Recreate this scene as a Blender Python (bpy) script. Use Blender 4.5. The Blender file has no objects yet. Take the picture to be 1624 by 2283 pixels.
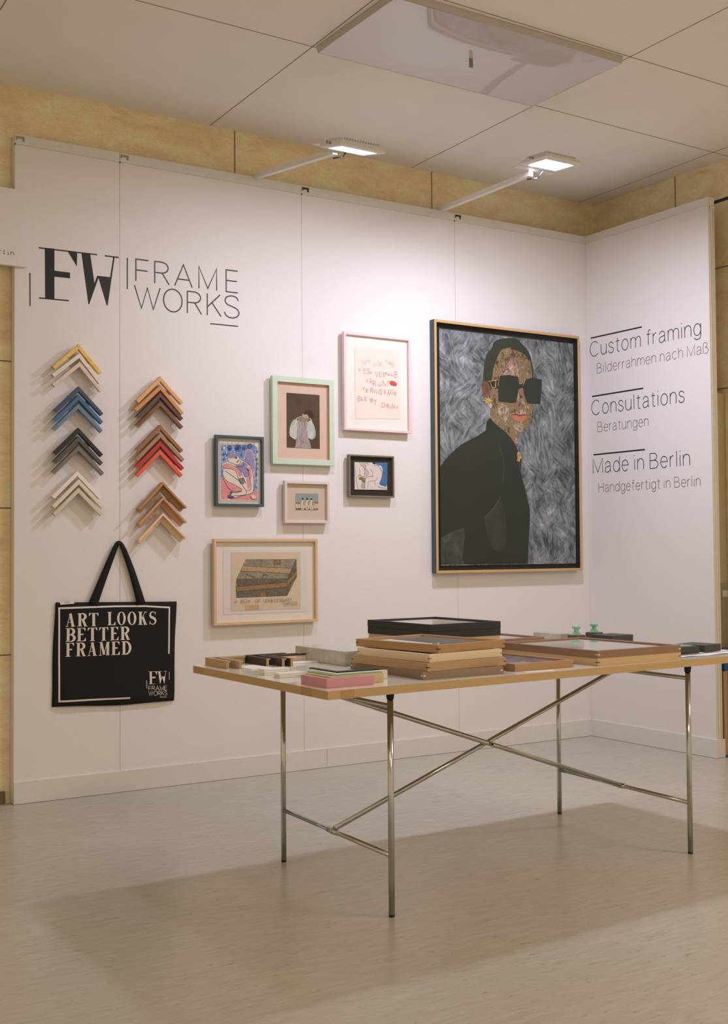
import bpy, bmesh, math, random
import numpy as np
from mathutils import Matrix, Vector

SC = bpy.context.scene
COL = SC.collection
random.seed(7)

# ------------------------------------------------------------------ camera
cam_data = bpy.data.cameras.new('camera')
cam_data.sensor_fit = 'VERTICAL'
cam_data.sensor_height = 36.0
cam_data.sensor_width = 36.0 * 1624 / 2283
cam_data.lens = 36.0 * 2665.21 / 2283
cam_data.clip_start = 0.05
cam = bpy.data.objects.new('camera', cam_data)
COL.objects.link(cam)
cr = (0.8448321, -0.5349847, -0.0070793)
cu = (-0.0110055, -0.0306053, 0.9994710)
cb = (-0.5349183, -0.8443072, -0.0317441)
cam.matrix_world = Matrix(((cr[0], cu[0], cb[0], -5.0613), (cr[1], cu[1], cb[1], -5.4249),
                           (cr[2], cu[2], cb[2], 1.1346), (0, 0, 0, 1)))
SC.camera = cam

# ------------------------------------------------------------------ world, exposure
SC.view_settings.view_transform = 'Standard'
SC.view_settings.look = 'None'
SC.view_settings.gamma = 1.0
SC.view_settings.use_curve_mapping = False
SC.view_settings.exposure = 0.0
AMBIENT = 0.58           # the hall beyond the booth, lit by its own warm lamps
LAMP_POWER = 160.0        # the LED faces of the two wall-top floodlights
world = bpy.data.worlds.new('hall_light')
SC.world = world
world.use_nodes = True
bgn = world.node_tree.nodes['Background']
bgn.inputs[0].default_value = (1.0, 0.80, 0.575, 1)
bgn.inputs[1].default_value = AMBIENT
# unseen fill lights at hall ceiling height, added to lift the floor and walls
for lx, ly, lw in ((0.3, -5.4, 90.0), (-3.6, -7.2, 54.0), (-6.2, -4.6, 18.0)):
    ld = bpy.data.lights.new('hall_fill_light', 'AREA')
    ld.shape = 'RECTANGLE'
    ld.size, ld.size_y = 1.2, .6
    ld.energy = lw
    ld.color = (1.0, .85, .66)
    lo_ = bpy.data.objects.new('hall_fill_light', ld)
    COL.objects.link(lo_)
    lo_.location = (lx, ly, 3.26)


# ------------------------------------------------------------------ colour + materials
def lin(r, g, b, k=1.0):
    f = lambda c: (c / 255 / 12.92) if c / 255 <= .04045 else ((c / 255 + .055) / 1.055) ** 2.4
    return (min(.95, f(r) * k), min(.95, f(g) * k), min(.95, f(b) * k), 1)


MATS = {}


def new_mat(name):
    m = bpy.data.materials.new(name)
    m.use_nodes = True
    nt = m.node_tree
    return m, nt, nt.nodes['Principled BSDF']


def ramp(nt, stops):
    r = nt.nodes.new('ShaderNodeValToRGB')
    e = r.color_ramp.elements
    e[0].position, e[0].color = stops[0][0], stops[0][1]
    e[1].position, e[1].color = stops[-1][0], stops[-1][1]
    for p, c in stops[1:-1]:
        x = e.new(p)
        x.color = c
    return r


def texco(nt, kind, scale):
    tc = nt.nodes.new('ShaderNodeTexCoord')
    mp = nt.nodes.new('ShaderNodeMapping')
    mp.inputs['Scale'].default_value = scale
    nt.links.new(tc.outputs[kind], mp.inputs['Vector'])
    return mp


def noise(nt, vec, scale, detail=4, dist=0.0, rough=.55):
    n = nt.nodes.new('ShaderNodeTexNoise')
    n.inputs['Scale'].default_value = scale
    n.inputs['Detail'].default_value = detail
    n.inputs['Roughness'].default_value = rough
    n.inputs['Distortion'].default_value = dist
    nt.links.new(vec.outputs['Vector'], n.inputs['Vector'])
    return n


def flat(name, c, rough=.6, var=.06, scale=30, metal=0.0, spec=.3, bump=0.0):
    """plain surface with a little procedural mottling"""
    if name in MATS:
        return MATS[name]
    m, nt, b = new_mat(name)
    mp = texco(nt, 'Object', (1, 1, 1))
    n = noise(nt, mp, scale)
    lo = tuple(max(0, v * (1 - var)) for v in c[:3]) + (1,)
    hi = tuple(min(1, v * (1 + var)) for v in c[:3]) + (1,)
    r = ramp(nt, [(.3, lo), (.7, hi)])
    nt.links.new(n.outputs['Fac'], r.inputs['Fac'])
    nt.links.new(r.outputs['Color'], b.inputs['Base Color'])
    b.inputs['Roughness'].default_value = rough
    b.inputs['Metallic'].default_value = metal
    b.inputs['Specular IOR Level'].default_value = spec
    if bump:
        bp = nt.nodes.new('ShaderNodeBump')
        bp.inputs['Strength'].default_value = bump
        bp.inputs['Distance'].default_value = .002
        nt.links.new(n.outputs['Fac'], bp.inputs['Height'])
        nt.links.new(bp.outputs['Normal'], b.inputs['Normal'])
    MATS[name] = m
    return m


def wood(name, c, var=.22, rough=.5, fine=1.0):
    """grain runs along u of the UV map"""
    if name in MATS:
        return MATS[name]
    m, nt, b = new_mat(name)
    mp = texco(nt, 'UV', (5 * fine, 110 * fine, 1))
    n = noise(nt, mp, 1.0, 6, .6)
    mp2 = texco(nt, 'UV', (14, 420, 1))
    n2 = noise(nt, mp2, 1.0, 3)
    lo = tuple(v * (1 - var) for v in c[:3]) + (1,)
    hi = tuple(min(1, v * (1 + var * .8)) for v in c[:3]) + (1,)
    r = ramp(nt, [(.28, lo), (.5, c), (.75, hi)])
    mx = nt.nodes.new('ShaderNodeMath')
    mx.operation = 'MULTIPLY_ADD'
    mx.inputs[1].default_value = .3
    nt.links.new(n2.outputs['Fac'], mx.inputs[0])
    ml = nt.nodes.new('ShaderNodeMath')
    ml.operation = 'MULTIPLY'
    ml.inputs[1].default_value = .7
    nt.links.new(n.outputs['Fac'], ml.inputs[0])
    nt.links.new(ml.outputs[0], mx.inputs[2])
    nt.links.new(mx.outputs[0], r.inputs['Fac'])
    nt.links.new(r.outputs['Color'], b.inputs['Base Color'])
    b.inputs['Roughness'].default_value = rough
    b.inputs['Specular IOR Level'].default_value = .3
    MATS[name] = m
    return m


def streaky(name, stops, scale, dist, kind='Object', stretch=(1, 1, 1), rough=.6, detail=6, spec=.3):
    if name in MATS:
        return MATS[name]
    m, nt, b = new_mat(name)
    mp = texco(nt, kind, stretch)
    n = noise(nt, mp, scale, detail, dist)
    r = ramp(nt, stops)
    nt.links.new(n.outputs['Fac'], r.inputs['Fac'])
    nt.links.new(r.outputs['Color'], b.inputs['Base Color'])
    b.inputs['Roughness'].default_value = rough
    b.inputs['Specular IOR Level'].default_value = spec
    MATS[name] = m
    return m


def strands(name, stops, warp=.10, wscale=5.0, fine=55.0, rough=.6):
    """hair-like strokes: two sets of drawn-out noise bent by a slow warp and swapped over in patches"""
    if name in MATS:
        return MATS[name]
    m, nt, b = new_mat(name)
    tc = texco(nt, 'Object', (1, 1, 1))
    lo = noise(nt, tc, wscale, 3)
    sb = nt.nodes.new('ShaderNodeVectorMath')
    sb.operation = 'MULTIPLY_ADD'
    sb.inputs[1].default_value = (warp, warp, warp)
    nt.links.new(lo.outputs['Color'], sb.inputs[0])
    nt.links.new(tc.outputs['Vector'], sb.inputs[2])
    outs = []
    for ang in (35, -48, 80):
        mp = nt.nodes.new('ShaderNodeMapping')
        mp.vector_type = 'TEXTURE'
        mp.inputs['Rotation'].default_value = (0, math.radians(ang), 0)
        mp.inputs['Scale'].default_value = (7.0, 1, 1)
        nt.links.new(sb.outputs[0], mp.inputs['Vector'])
        n_ = nt.nodes.new('ShaderNodeTexNoise')
        n_.inputs['Scale'].default_value = fine
        n_.inputs['Detail'].default_value = 5
        n_.inputs['Roughness'].default_value = .62
        nt.links.new(mp.outputs['Vector'], n_.inputs['Vector'])
        outs.append(n_.outputs['Fac'])
    for k, seed in enumerate((3.1, 7.7)):
        mk = nt.nodes.new('ShaderNodeMapping')
        mk.inputs['Location'].default_value = (seed, seed, -seed)
        nt.links.new(tc.outputs['Vector'], mk.inputs['Vector'])
        msk = noise(nt, mk, wscale * 1.5, 2)
        rr = ramp(nt, [(.44, (0, 0, 0, 1)), (.56, (1, 1, 1, 1))])
        nt.links.new(msk.outputs['Fac'], rr.inputs['Fac'])
        mx = nt.nodes.new('ShaderNodeMixRGB')
        nt.links.new(rr.outputs['Color'], mx.inputs[0])
        nt.links.new(outs[0], mx.inputs[1])
        nt.links.new(outs[k + 1], mx.inputs[2])
        outs[0] = mx.outputs[0]
    big = noise(nt, tc, wscale * 1.6, 3)
    ad = nt.nodes.new('ShaderNodeMath')
    ad.operation = 'MULTIPLY_ADD'
    ad.inputs[1].default_value = .55
    nt.links.new(big.outputs['Fac'], ad.inputs[0])
    ml = nt.nodes.new('ShaderNodeMath')
    ml.operation = 'MULTIPLY_ADD'
    ml.inputs[1].default_value = .85
    ml.inputs[2].default_value = -.20
    nt.links.new(outs[0], ml.inputs[0])
    nt.links.new(ml.outputs[0], ad.inputs[2])
    r = ramp(nt, stops)
    nt.links.new(ad.outputs[0], r.inputs['Fac'])
    nt.links.new(r.outputs['Color'], b.inputs['Base Color'])
    b.inputs['Roughness'].default_value = rough
    b.inputs['Specular IOR Level'].default_value = .2
    MATS[name] = m
    return m


def glass(name, gain=1.0, tint=(.97, .98, .97, 1)):
    if name in MATS:
        return MATS[name]
    m = bpy.data.materials.new(name)
    m.use_nodes = True
    nt = m.node_tree
    nt.nodes.remove(nt.nodes['Principled BSDF'])
    out = nt.nodes['Material Output']
    lw = nt.nodes.new('ShaderNodeLayerWeight')
    lw.inputs['Blend'].default_value = .5
    pw = nt.nodes.new('ShaderNodeMath')
    pw.operation = 'POWER'
    pw.inputs[1].default_value = 5.0
    nt.links.new(lw.outputs['Facing'], pw.inputs[0])
    ma = nt.nodes.new('ShaderNodeMath')
    ma.operation = 'MULTIPLY_ADD'
    ma.inputs[1].default_value = .95 * gain
    ma.inputs[2].default_value = .04 * gain
    nt.links.new(pw.outputs[0], ma.inputs[0])
    tr = nt.nodes.new('ShaderNodeBsdfTransparent')
    tr.inputs[0].default_value = tint
    gl = nt.nodes.new('ShaderNodeBsdfGlossy')
    gl.inputs['Roughness'].default_value = .02
    mix = nt.nodes.new('ShaderNodeMixShader')
    nt.links.new(ma.outputs[0], mix.inputs[0])
    nt.links.new(tr.outputs[0], mix.inputs[1])
    nt.links.new(gl.outputs[0], mix.inputs[2])
    nt.links.new(mix.outputs[0], out.inputs['Surface'])
    MATS[name] = m
    return m


def emit(name, c, s):
    m, nt, b = new_mat(name)
    b.inputs['Base Color'].default_value = (.9, .9, .9, 1)
    mp = texco(nt, 'Object', (1, 1, 1))
    n = noise(nt, mp, 20)
    r = ramp(nt, [(0, tuple(v * .97 for v in c) + (1,)), (1, tuple(c) + (1,))])
    nt.links.new(n.outputs['Fac'], r.inputs['Fac'])
    nt.links.new(r.outputs['Color'], b.inputs['Emission Color'])
    b.inputs['Emission Strength'].default_value = s
    return m


# ------------------------------------------------------------------ mesh builder
class MB:
    def __init__(self):
        self.v, self.f, self.m, self.uv, self.sm = [], [], [], [], []

    def face(self, pts, m=0, uv=None, smooth=False):
        i = len(self.v)
        self.v += [tuple(p) for p in pts]
        self.f.append(list(range(i, i + len(pts))))
        self.m.append(m)
        self.uv.append(uv)
        self.sm.append(smooth)

    def box(self, lo, hi, m=0, mats=None, M=None):
        """mats: dict of face letter -> material index; letters x X y Y z Z"""
        x0, y0, z0 = lo
        x1, y1, z1 = hi
        P = dict(x=[(x0, y1, z0), (x0, y0, z0), (x0, y0, z1), (x0, y1, z1)],
                 X=[(x1, y0, z0), (x1, y1, z0), (x1, y1, z1), (x1, y0, z1)],
                 y=[(x0, y0, z0), (x1, y0, z0), (x1, y0, z1), (x0, y0, z1)],
                 Y=[(x1, y1, z0), (x0, y1, z0), (x0, y1, z1), (x1, y1, z1)],
                 z=[(x0, y1, z0), (x1, y1, z0), (x1, y0, z0), (x0, y0, z0)],
                 Z=[(x0, y0, z1), (x1, y0, z1), (x1, y1, z1), (x0, y1, z1)])
        for k, q in P.items():
            a = math.dist(q[0], q[1])
            b = math.dist(q[1], q[2])
            uv = [(0, 0), (a, 0), (a, b), (0, b)] if a >= b else [(0, 0), (0, a), (b, a), (b, 0)]
            o = random.random()
            uv = [(s + o, t + o) for s, t in uv]
            if M:
                q = [M @ Vector(p) for p in q]
            self.face(q, (mats or {}).get(k, m), uv)

    def loft(self, rings, m=0, caps=True, smooth=True, closed=True):
        n = len(rings[0])
        i0 = len(self.v)
        for r in rings:
            self.v += [tuple(p) for p in r]
        for a in range(len(rings) - 1):
            for k in range(n if closed else n - 1):
                k2 = (k + 1) % n
                self.f.append([i0 + a * n + k, i0 + a * n + k2, i0 + (a + 1) * n + k2, i0 + (a + 1) * n + k])
                self.m.append(m)
                self.uv.append(None)
                self.sm.append(smooth)
        if caps and closed:
            self.face(rings[0][::-1], m)
            self.face(rings[-1], m)

    def tube(self, a, b, r, m=0, n=16, r2=None):
        a, b = Vector(a), Vector(b)
        d = (b - a).normalized()
        u = d.orthogonal().normalized()
        w = d.cross(u)
        ring = lambda c, q: [c + (u * math.cos(2 * math.pi * k / n) + w * math.sin(2 * math.pi * k / n)) * q for k in range(n)]
        self.loft([ring(a, r), ring(b, r2 or r)], m)

    def lathe(self, prof, m=0, n=24, c=(0, 0, 0)):
        self.loft([[(c[0] + r * math.cos(2 * math.pi * k / n), c[1] + r * math.sin(2 * math.pi * k / n), c[2] + z)
                    for k in range(n)] for r, z in prof], m)

    def build(self, name, mats, parent=None, recalc=True, merge=False):
        me = bpy.data.meshes.new(name)
        me.from_pydata(self.v, [], self.f)
        for m in mats:
            me.materials.append(m)
        me.polygons.foreach_set('material_index', self.m)
        me.polygons.foreach_set('use_smooth', self.sm)
        if any(u is not None for u in self.uv):
            L = me.uv_layers.new(name='UVMap')
            for p, u in zip(me.polygons, self.uv):
                if u is not None:
                    for li, t in zip(p.loop_indices, u):
                        L.data[li].uv = t
        me.update()
        if recalc:
            b = bmesh.new()
            b.from_mesh(me)
            bmesh.ops.remove_doubles(b, verts=b.verts, dist=1e-6)
            bmesh.ops.recalc_face_normals(b, faces=b.faces)
            b.to_mesh(me)
            b.free()
        o = bpy.data.objects.new(name, me)
        COL.objects.link(o)
        if parent is not None:
            o.parent = parent
        return o


def tag(o, label=None, cat=None, group=None, kind=None):
    if label:
        o['label'] = label
    if cat:
        o['category'] = cat
    if group:
        o['group'] = group
    if kind:
        o['kind'] = kind
    return o


def thing(name, label, cat, loc=(0, 0, 0), rz=0.0, group=None):
    o = bpy.data.objects.new(name, None)
    o.empty_display_size = .05
    COL.objects.link(o)
    o.location = loc
    o.rotation_euler = (0, 0, rz)
    return tag(o, label, cat, group)


def copy_part(src, parent):
    """a copy of a part (and of its own pieces) under another thing, sharing the mesh"""
    c = src.copy()
    COL.objects.link(c)
    c.parent = parent
    for ch in list(src.children):
        d = ch.copy()
        COL.objects.link(d)
        d.parent = c
    return c


# ------------------------------------------------------------------ frame mouldings
def sweep_rect(mb, w, h, prof, fmap, mats=None):
    """closed profile of (inset, depth) swept round a w x h rectangle; fmap(u, v, d) -> point"""
    def corners(i):
        return [(i, i), (w - i, i), (w - i, h - i), (i, h - i)]
    n = len(prof)
    off = [random.random() * 3 for _ in range(4)]
    for e in range(n):
        (i0, d0), (i1, d1) = prof[e], prof[(e + 1) % n]
        A, B = corners(i0), corners(i1)
        wd = math.hypot(i1 - i0, d1 - d0)
        for k in range(4):
            k2 = (k + 1) % 4
            q = [fmap(*A[k], d0), fmap(*A[k2], d0), fmap(*B[k2], d1), fmap(*B[k], d1)]
            ln = math.dist(A[k], A[k2])
            o = off[k] + e * .037
            uv = [(o, o), (o + ln, o), (o + ln - (i1 - i0), o + wd), (o + (i1 - i0), o + wd)]
            mb.face(q, mats[e] if mats else 0, uv)


def sweep_corner(mb, L1, L2, prof, fmap, mats=None, cap=0):
    """an L of two mitred arms: apex at 0,0, arms along +u and +v"""
    n = len(prof)
    for e in range(n):
        (a0, d0), (a1, d1) = prof[e], prof[(e + 1) % n]
        wd = math.hypot(a1 - a0, d1 - d0)
        mi = mats[e] if mats else 0
        o = e * .05
        mb.face([fmap(a0, a0, d0), fmap(L1, a0, d0), fmap(L1, a1, d1), fmap(a1, a1, d1)], mi,
                [(o + a0, o), (o + L1, o), (o + L1, o + wd), (o + a1, o + wd)])
        mb.face([fmap(a0, L2, d0), fmap(a0, a0, d0), fmap(a1, a1, d1), fmap(a1, L2, d1)], mi,
                [(o + L2 + 1, o), (o + a0 + 1, o), (o + a1 + 1, o + wd), (o + L2 + 1, o + wd)])
    mb.face([fmap(L1, a, d) for a, d in prof], cap, [(a + 2, d * .2) for a, d in prof])
    mb.face([fmap(a, L2, d) for a, d in prof], cap, [(a + 3, d * .2) for a, d in prof])


# ------------------------------------------------------------------ strokes, glyphs
def ribbon(mb, pts, width, fmap, m=0, lift=0.0, closed=False):
    """flat stroke of constant or per-point width; fmap(x, z, lift) -> point"""
    P = [Vector((p[0], p[1])) for p in pts]
    Q = [P[0]]
    ws = [width[0]] if hasattr(width, '__len__') else None
    for i in range(1, len(P)):
        if (P[i] - Q[-1]).length > 1e-6:
            Q.append(P[i])
            if ws is not None:
                ws.append(width[i])
    P = Q
    n = len(P)
    if n < 2:
        return
    Lf, Rt = [], []
    for i in range(n):
        if closed:
            d0 = (P[i] - P[i - 1 if i else n - 2])
            d1 = (P[(i + 1) if i < n - 1 else 1] - P[i])
        else:
            d0 = P[i] - P[i - 1] if i else P[1] - P[0]
            d1 = P[i + 1] - P[i] if i < n - 1 else P[n - 1] - P[n - 2]
        d0.normalize()
        d1.normalize()
        n0 = Vector((-d0.y, d0.x))
        n1 = Vector((-d1.y, d1.x))
        t = n0 + n1
        if t.length < .3:
            t = n1.copy()
            k = 1.0
        else:
            t.normalize()
            k = min(2.2, 1 / max(.35, t.dot(n1)))
        w = (ws[i] if ws is not None else width) / 2
        Lf.append(P[i] + t * w * k)
        Rt.append(P[i] - t * w * k)
    for i in range(n - 1):
        lf = lift + i * 3e-6
        mb.face([fmap(Lf[i].x, Lf[i].y, lf), fmap(Rt[i].x, Rt[i].y, lf),
                 fmap(Rt[i + 1].x, Rt[i + 1].y, lf), fmap(Lf[i + 1].x, Lf[i + 1].y, lf)], m)


def arc(cx, cy, rx, ry, a0, a1, n=12):
    return [(cx + rx * math.cos(math.radians(a0 + (a1 - a0) * i / n)),
             cy + ry * math.sin(math.radians(a0 + (a1 - a0) * i / n))) for i in range(n + 1)]


def smooth(pts, closed=False, k=5):
    n = len(pts)
    out = []
    rng = range(n if closed else n - 1)
    g = (lambda i: pts[i % n]) if closed else (lambda i: pts[max(0, min(n - 1, i))])
    for i in rng:
        p0, p1, p2, p3 = g(i - 1), g(i), g(i + 1), g(i + 2)
        for s in range(k):
            t = s / k
            out.append(tuple(.5 * (2 * p1[j] + (p2[j] - p0[j]) * t + (2 * p0[j] - 5 * p1[j] + 4 * p2[j] - p3[j]) * t * t
                                   + (3 * p1[j] - p0[j] - 3 * p2[j] + p3[j]) * t ** 3) for j in (0, 1)))
    if not closed:
        out.append(tuple(pts[-1]))
    return out


def bowl(x, y0, y1, r, n=10):
    """D-shaped stroke from (x,y1) round to (x,y0); r = reach to the right"""
    h = (y1 - y0) / 2
    st = max(0, r - h * 1.05)
    return [(x, y1)] + arc(x + st, (y0 + y1) / 2, r - st, h, 90, -90, n) + [(x, y0)]


X = .72
S_CAP = smooth([(.57, .80), (.5, .95), (.31, 1.01), (.1, .94), (.03, .76), (.12, .60), (.32, .52), (.52, .42), (.6, .25), (.52, .07), (.3, -.01), (.09, .06), (.0, .24)], k=4)
S_LOW = smooth([(.36, .57), (.29, .69), (.18, .73), (.06, .68), (.02, .55), (.09, .43), (.2, .38), (.33, .31), (.38, .18), (.31, .04), (.19, -.01), (.05, .04), (.0, .17)], k=4)
GLYPH = {
    'A': (.72, [[(0, 0), (.36, 1), (.72, 0)], [(.115, .32), (.605, .32)]]),
    'B': (.58, [[(0, 0), (0, 1)], bowl(0, .53, 1, .5), bowl(0, 0, .53, .58)]),
    'C': (.72, [arc(.37, .5, .37, .515, 42, 318, 22)]),
    'D': (.66, [[(0, 0), (0, 1)], bowl(0, 0, 1, .66, 14)]),
    'E': (.52, [[(.52, 1), (0, 1), (0, 0), (.52, 0)], [(0, .52), (.48, .52)]]),
    'F': (.50, [[(.50, 1), (0, 1), (0, 0)], [(0, .51), (.47, .51)]]),
    'G': (.72, [arc(.37, .5, .37, .515, 48, 330, 22) + [(.7, .45), (.42, .45)]]),
    'H': (.62, [[(0, 0), (0, 1)], [(.62, 0), (.62, 1)], [(0, .52), (.62, .52)]]),
    'I': (.04, [[(.02, 0), (.02, 1)]]),
    'K': (.6, [[(0, 0), (0, 1)], [(.56, 1), (0, .38)], [(.2, .6), (.6, 0)]]),
    'L': (.48, [[(0, 1), (0, 0), (.48, 0)]]),
    'M': (.76, [[(0, 0), (0, 1), (.38, .04), (.76, 1), (.76, 0)]]),
    'N': (.62, [[(0, 0), (0, 1), (.62, 0), (.62, 1)]]),
    'O': (.8, [arc(.4, .5, .4, .515, 90, 450, 30)]),
    'R': (.58, [[(0, 0), (0, 1)], bowl(0, .5, 1, .54), [(.3, .5), (.58, 0)]]),
    'S': (.6, [S_CAP]),
    'T': (.6, [[(0, 1), (.6, 1)], [(.3, 1), (.3, 0)]]),
    'U': (.6, [[(0, 1), (0, .3)] + arc(.3, .3, .3, .31, 180, 360, 12) + [(.6, 1)]]),
    'V': (.66, [[(0, 1), (.33, 0), (.66, 1)]]),
    'W': (1.0, [[(0, 1), (.27, 0), (.5, .95), (.73, 0), (1, 1)]]),
    'X': (.62, [[(0, 1), (.62, 0)], [(0, 0), (.62, 1)]]),
    'Y': (.62, [[(0, 1), (.31, .5), (.62, 1)], [(.31, .5), (.31, 0)]]),
    ',': (.1, [[(.07, .1), (.0, -.14)]]), '.': (.06, [[(0, 0), (.05, .05)]]), '-': (.3, [[(0, .4), (.3, .4)]]),
    'a': (.47, [smooth([(.03, .54), (.1, .68), (.23, .735), (.37, .68), (.42, .54)], k=4) + [(.42, .12), (.47, .0)],
                smooth([(.42, .42), (.2, .39), (.04, .29), (.03, .1), (.15, -.01), (.32, .05), (.42, .2)], k=4)]),
    'c': (.46, [arc(.25, .36, .25, .375, 45, 315, 18)]),
    'd': (.48, [arc(.24, .36, .24, .375, 0, 360, 22), [(.48, 1), (.48, 0)]]),
    'e': (.47, [[(0, .38), (.47, .38)] + arc(.235, .36, .235, .375, 3, 322, 20)]),
    'f': (.28, [smooth([(.29, .985), (.2, 1.0), (.13, .93), (.12, .8)], k=4) + [(.12, 0)], [(0, X), (.28, X)]]),
    'g': (.48, [arc(.24, .36, .24, .375, 0, 360, 22), [(.48, X), (.48, -.02)] + smooth([(.48, -.02), (.42, -.21), (.25, -.275), (.09, -.23), (.03, -.13)], k=4)]),
    'h': (.44, [[(0, 1), (0, 0)], [(0, .44)] + arc(.23, .47, .21, .26, 170, 0, 10) + [(.44, 0)]]),
    'i': (.04, [[(.02, X), (.02, 0)], [(.02, .93), (.02, .99)]]),
    'l': (.04, [[(.02, 1), (.02, 0)]]),
    'm': (.76, [[(0, X), (0, 0)], [(0, .46)] + arc(.2, .5, .18, .23, 170, 0, 8) + [(.38, 0)], [(.38, .46)] + arc(.58, .5, .18, .23, 170, 0, 8) + [(.76, 0)]]),
    'n': (.44, [[(0, X), (0, 0)], [(0, .44)] + arc(.23, .47, .21, .26, 170, 0, 10) + [(.44, 0)]]),
    'o': (.5, [arc(.25, .36, .25, .375, 90, 450, 22)]),
    'r': (.24, [[(0, X), (0, 0)], [(0, .4)] + smooth([(0, .45), (.06, .62), (.15, .7), (.25, .715)], k=4)]),
    's': (.38, [S_LOW]),
    't': (.28, [[(.12, .93), (.12, .12)] + smooth([(.12, .12), (.15, .03), (.22, .0), (.29, .015)], k=3), [(0, X), (.28, X)]]),
    'u': (.44, [[(0, X), (0, .26)] + arc(.21, .25, .21, .26, 180, 350, 10), [(.44, X), (.44, 0)]]),
    'ß': (.5, [[(0, 0), (0, .76)] + smooth([(0, .76), (.06, .95), (.23, 1.01), (.38, .93), (.41, .77), (.33, .62), (.2, .56)], k=4)
               + smooth([(.2, .56), (.4, .5), (.5, .3), (.42, .06), (.25, -.01), (.12, .03)], k=4)]),
    '2': (.5, [smooth([(.02, .75), (.1, .95), (.27, 1), (.45, .9), (.47, .7), (.3, .4), (0, 0)], k=4) + [(.5, 0)]]),
    '5': (.5, [[(.47, 1), (.08, 1), (.03, .5)] + smooth([(.03, .5), (.25, .62), (.46, .5), (.49, .25), (.35, .02), (.12, 0), (0, .15)], k=4)]),
    '€': (.6, [arc(.36, .5, .3, .5, 50, 310, 14), [(0, .6), (.45, .6)], [(0, .42), (.42, .42)]]),
}


def put_text(mb, s, p0, p1, cap, width, fmap, m=0, lift=0.0, gap=.2, space=.28):
    """stroke text whose ink runs exactly from p0 to p1 (baseline ends)"""
    adv, items = 0.0, []
    for ch in s:
        if ch == ' ':
            adv += space
            continue
        w, st = GLYPH[ch]
        items.append((adv, st))
        adv += w + gap
    tot = max(adv - gap, .05)
    for ax, st in items:
        for path in st:
            lift += 2e-5
            pts = []
            for x, y in path:
                t = (ax + x) / tot
                pts.append((p0[0] + (p1[0] - p0[0]) * t, p0[1] + (p1[1] - p0[1]) * t + y * cap))
            ribbon(mb, pts, width, fmap, m, lift, closed=(math.dist(pts[0], pts[-1]) < 1e-6 and len(pts) > 4))


# display lettering with thick and thin strokes (unit cap height)
TK, TN = .185, .04


def didone(ch):
    """-> (advance width, [ (points, widths) ...], [polygons])"""
    st, pg = [], []
    serif = lambda x0, x1, y: st.append(([(x0, y), (x1, y)], TN))
    def vstem(x):
        st.append(([(x, 0), (x, 1)], TK))
    def flag(x, y, dx, dy):
        pg.append([(x, y), (x - dx, y), (x, y - dy)])
    def bowls(x, y0, y1, r):
        pts = bowl(x, y0 + TN / 2, y1 - TN / 2, r, 14)
        n = len(pts)
        st.append((pts, [TN + (TK - TN) * max(0, math.sin(math.pi * i / (n - 1))) ** 1.5 for i in range(n)]))
    if ch == 'A':
        st += [([(.08, 0), (.31, .98)], TN), ([(.31, 1), (.5, 0)], TK * .95), ([(.15, .33), (.44, .33)], TN)]
        serif(0, .2, TN / 2); serif(.36, .66, TN / 2); w = .66
    elif ch in 'BDPR':
        vstem(.17); serif(0, .4, TN / 2) if ch != 'R' else serif(0, .33, TN / 2); serif(0, .4, 1 - TN / 2)
        if ch == 'D':
            bowls(.25, 0, 1, .36); w = .66
        else:
            bowls(.25, .5, 1, .3)
            if ch == 'B':
                bowls(.25, 0, .52, .34); w = .62
            else:
                st.append(([(.38, .5), (.56, 0)], TK * .9)); serif(.5, .68, TN / 2); w = .66
    elif ch in 'EFL':
        vstem(.17); serif(0, .33, 1 - TN / 2)
        if ch != 'L':
            serif(.1, .58, 1 - TN / 2); flag(.58, 1, .18, .26); st.append(([(.25, .52), (.45, .52)], .1))
        if ch == 'F':
            serif(0, .36, TN / 2); w = .58
        else:
            serif(0, .6, TN / 2); pg.append([(.6, 0), (.42, 0), (.6, .28)]); w = .6
    elif ch == 'T':
        vstem(.32); serif(0, .64, 1 - TN / 2); serif(.16, .48, TN / 2)
        pg.append([(0, 1), (.16, 1), (0, .74)]); pg.append([(.64, 1), (.48, 1), (.64, .74)]); w = .64
    elif ch == 'O':
        pts = arc(.33, .5, .24, .485, 90, 450, 32)
        st.append((pts, [TN + (TK - TN) * abs(math.sin(2 * math.pi * i / 32)) ** 1.5 for i in range(33)])); w = .66
    elif ch == 'K':
        vstem(.17); serif(0, .34, TN / 2); serif(0, .34, 1 - TN / 2)
        st += [([(.55, 1), (.22, .44)], TN), ([(.34, .6), (.55, 0)], TK * .95)]
        serif(.44, .66, 1 - TN / 2); serif(.42, .68, TN / 2); w = .68
    elif ch == 'M':
        st += [([(.1, 0), (.1, 1)], TN), ([(.14, 1), (.36, .05)], TK * .85), ([(.36, .05), (.56, 1)], TN), ([(.62, 0), (.62, 1)], TK)]
        serif(0, .2, TN / 2); serif(0, .2, 1 - TN / 2); serif(.5, .74, TN / 2); serif(.54, .74, 1 - TN / 2); w = .74
    elif ch == 'S':
        pts = [(.08 + x * .72, .03 + y * .94) for x, y in S_CAP]
        n = len(pts)
        st.append((pts, [TN + (TK - TN) * max(0, math.sin(math.pi * i / (n - 1))) ** 3 for i in range(n)]))
        pg.append([(.53, 1), (.5, .98), (.52, .68)]); pg.append([(.05, 0), (.09, .03), (.06, .32)]); w = .62
    return w, st, pg


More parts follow.
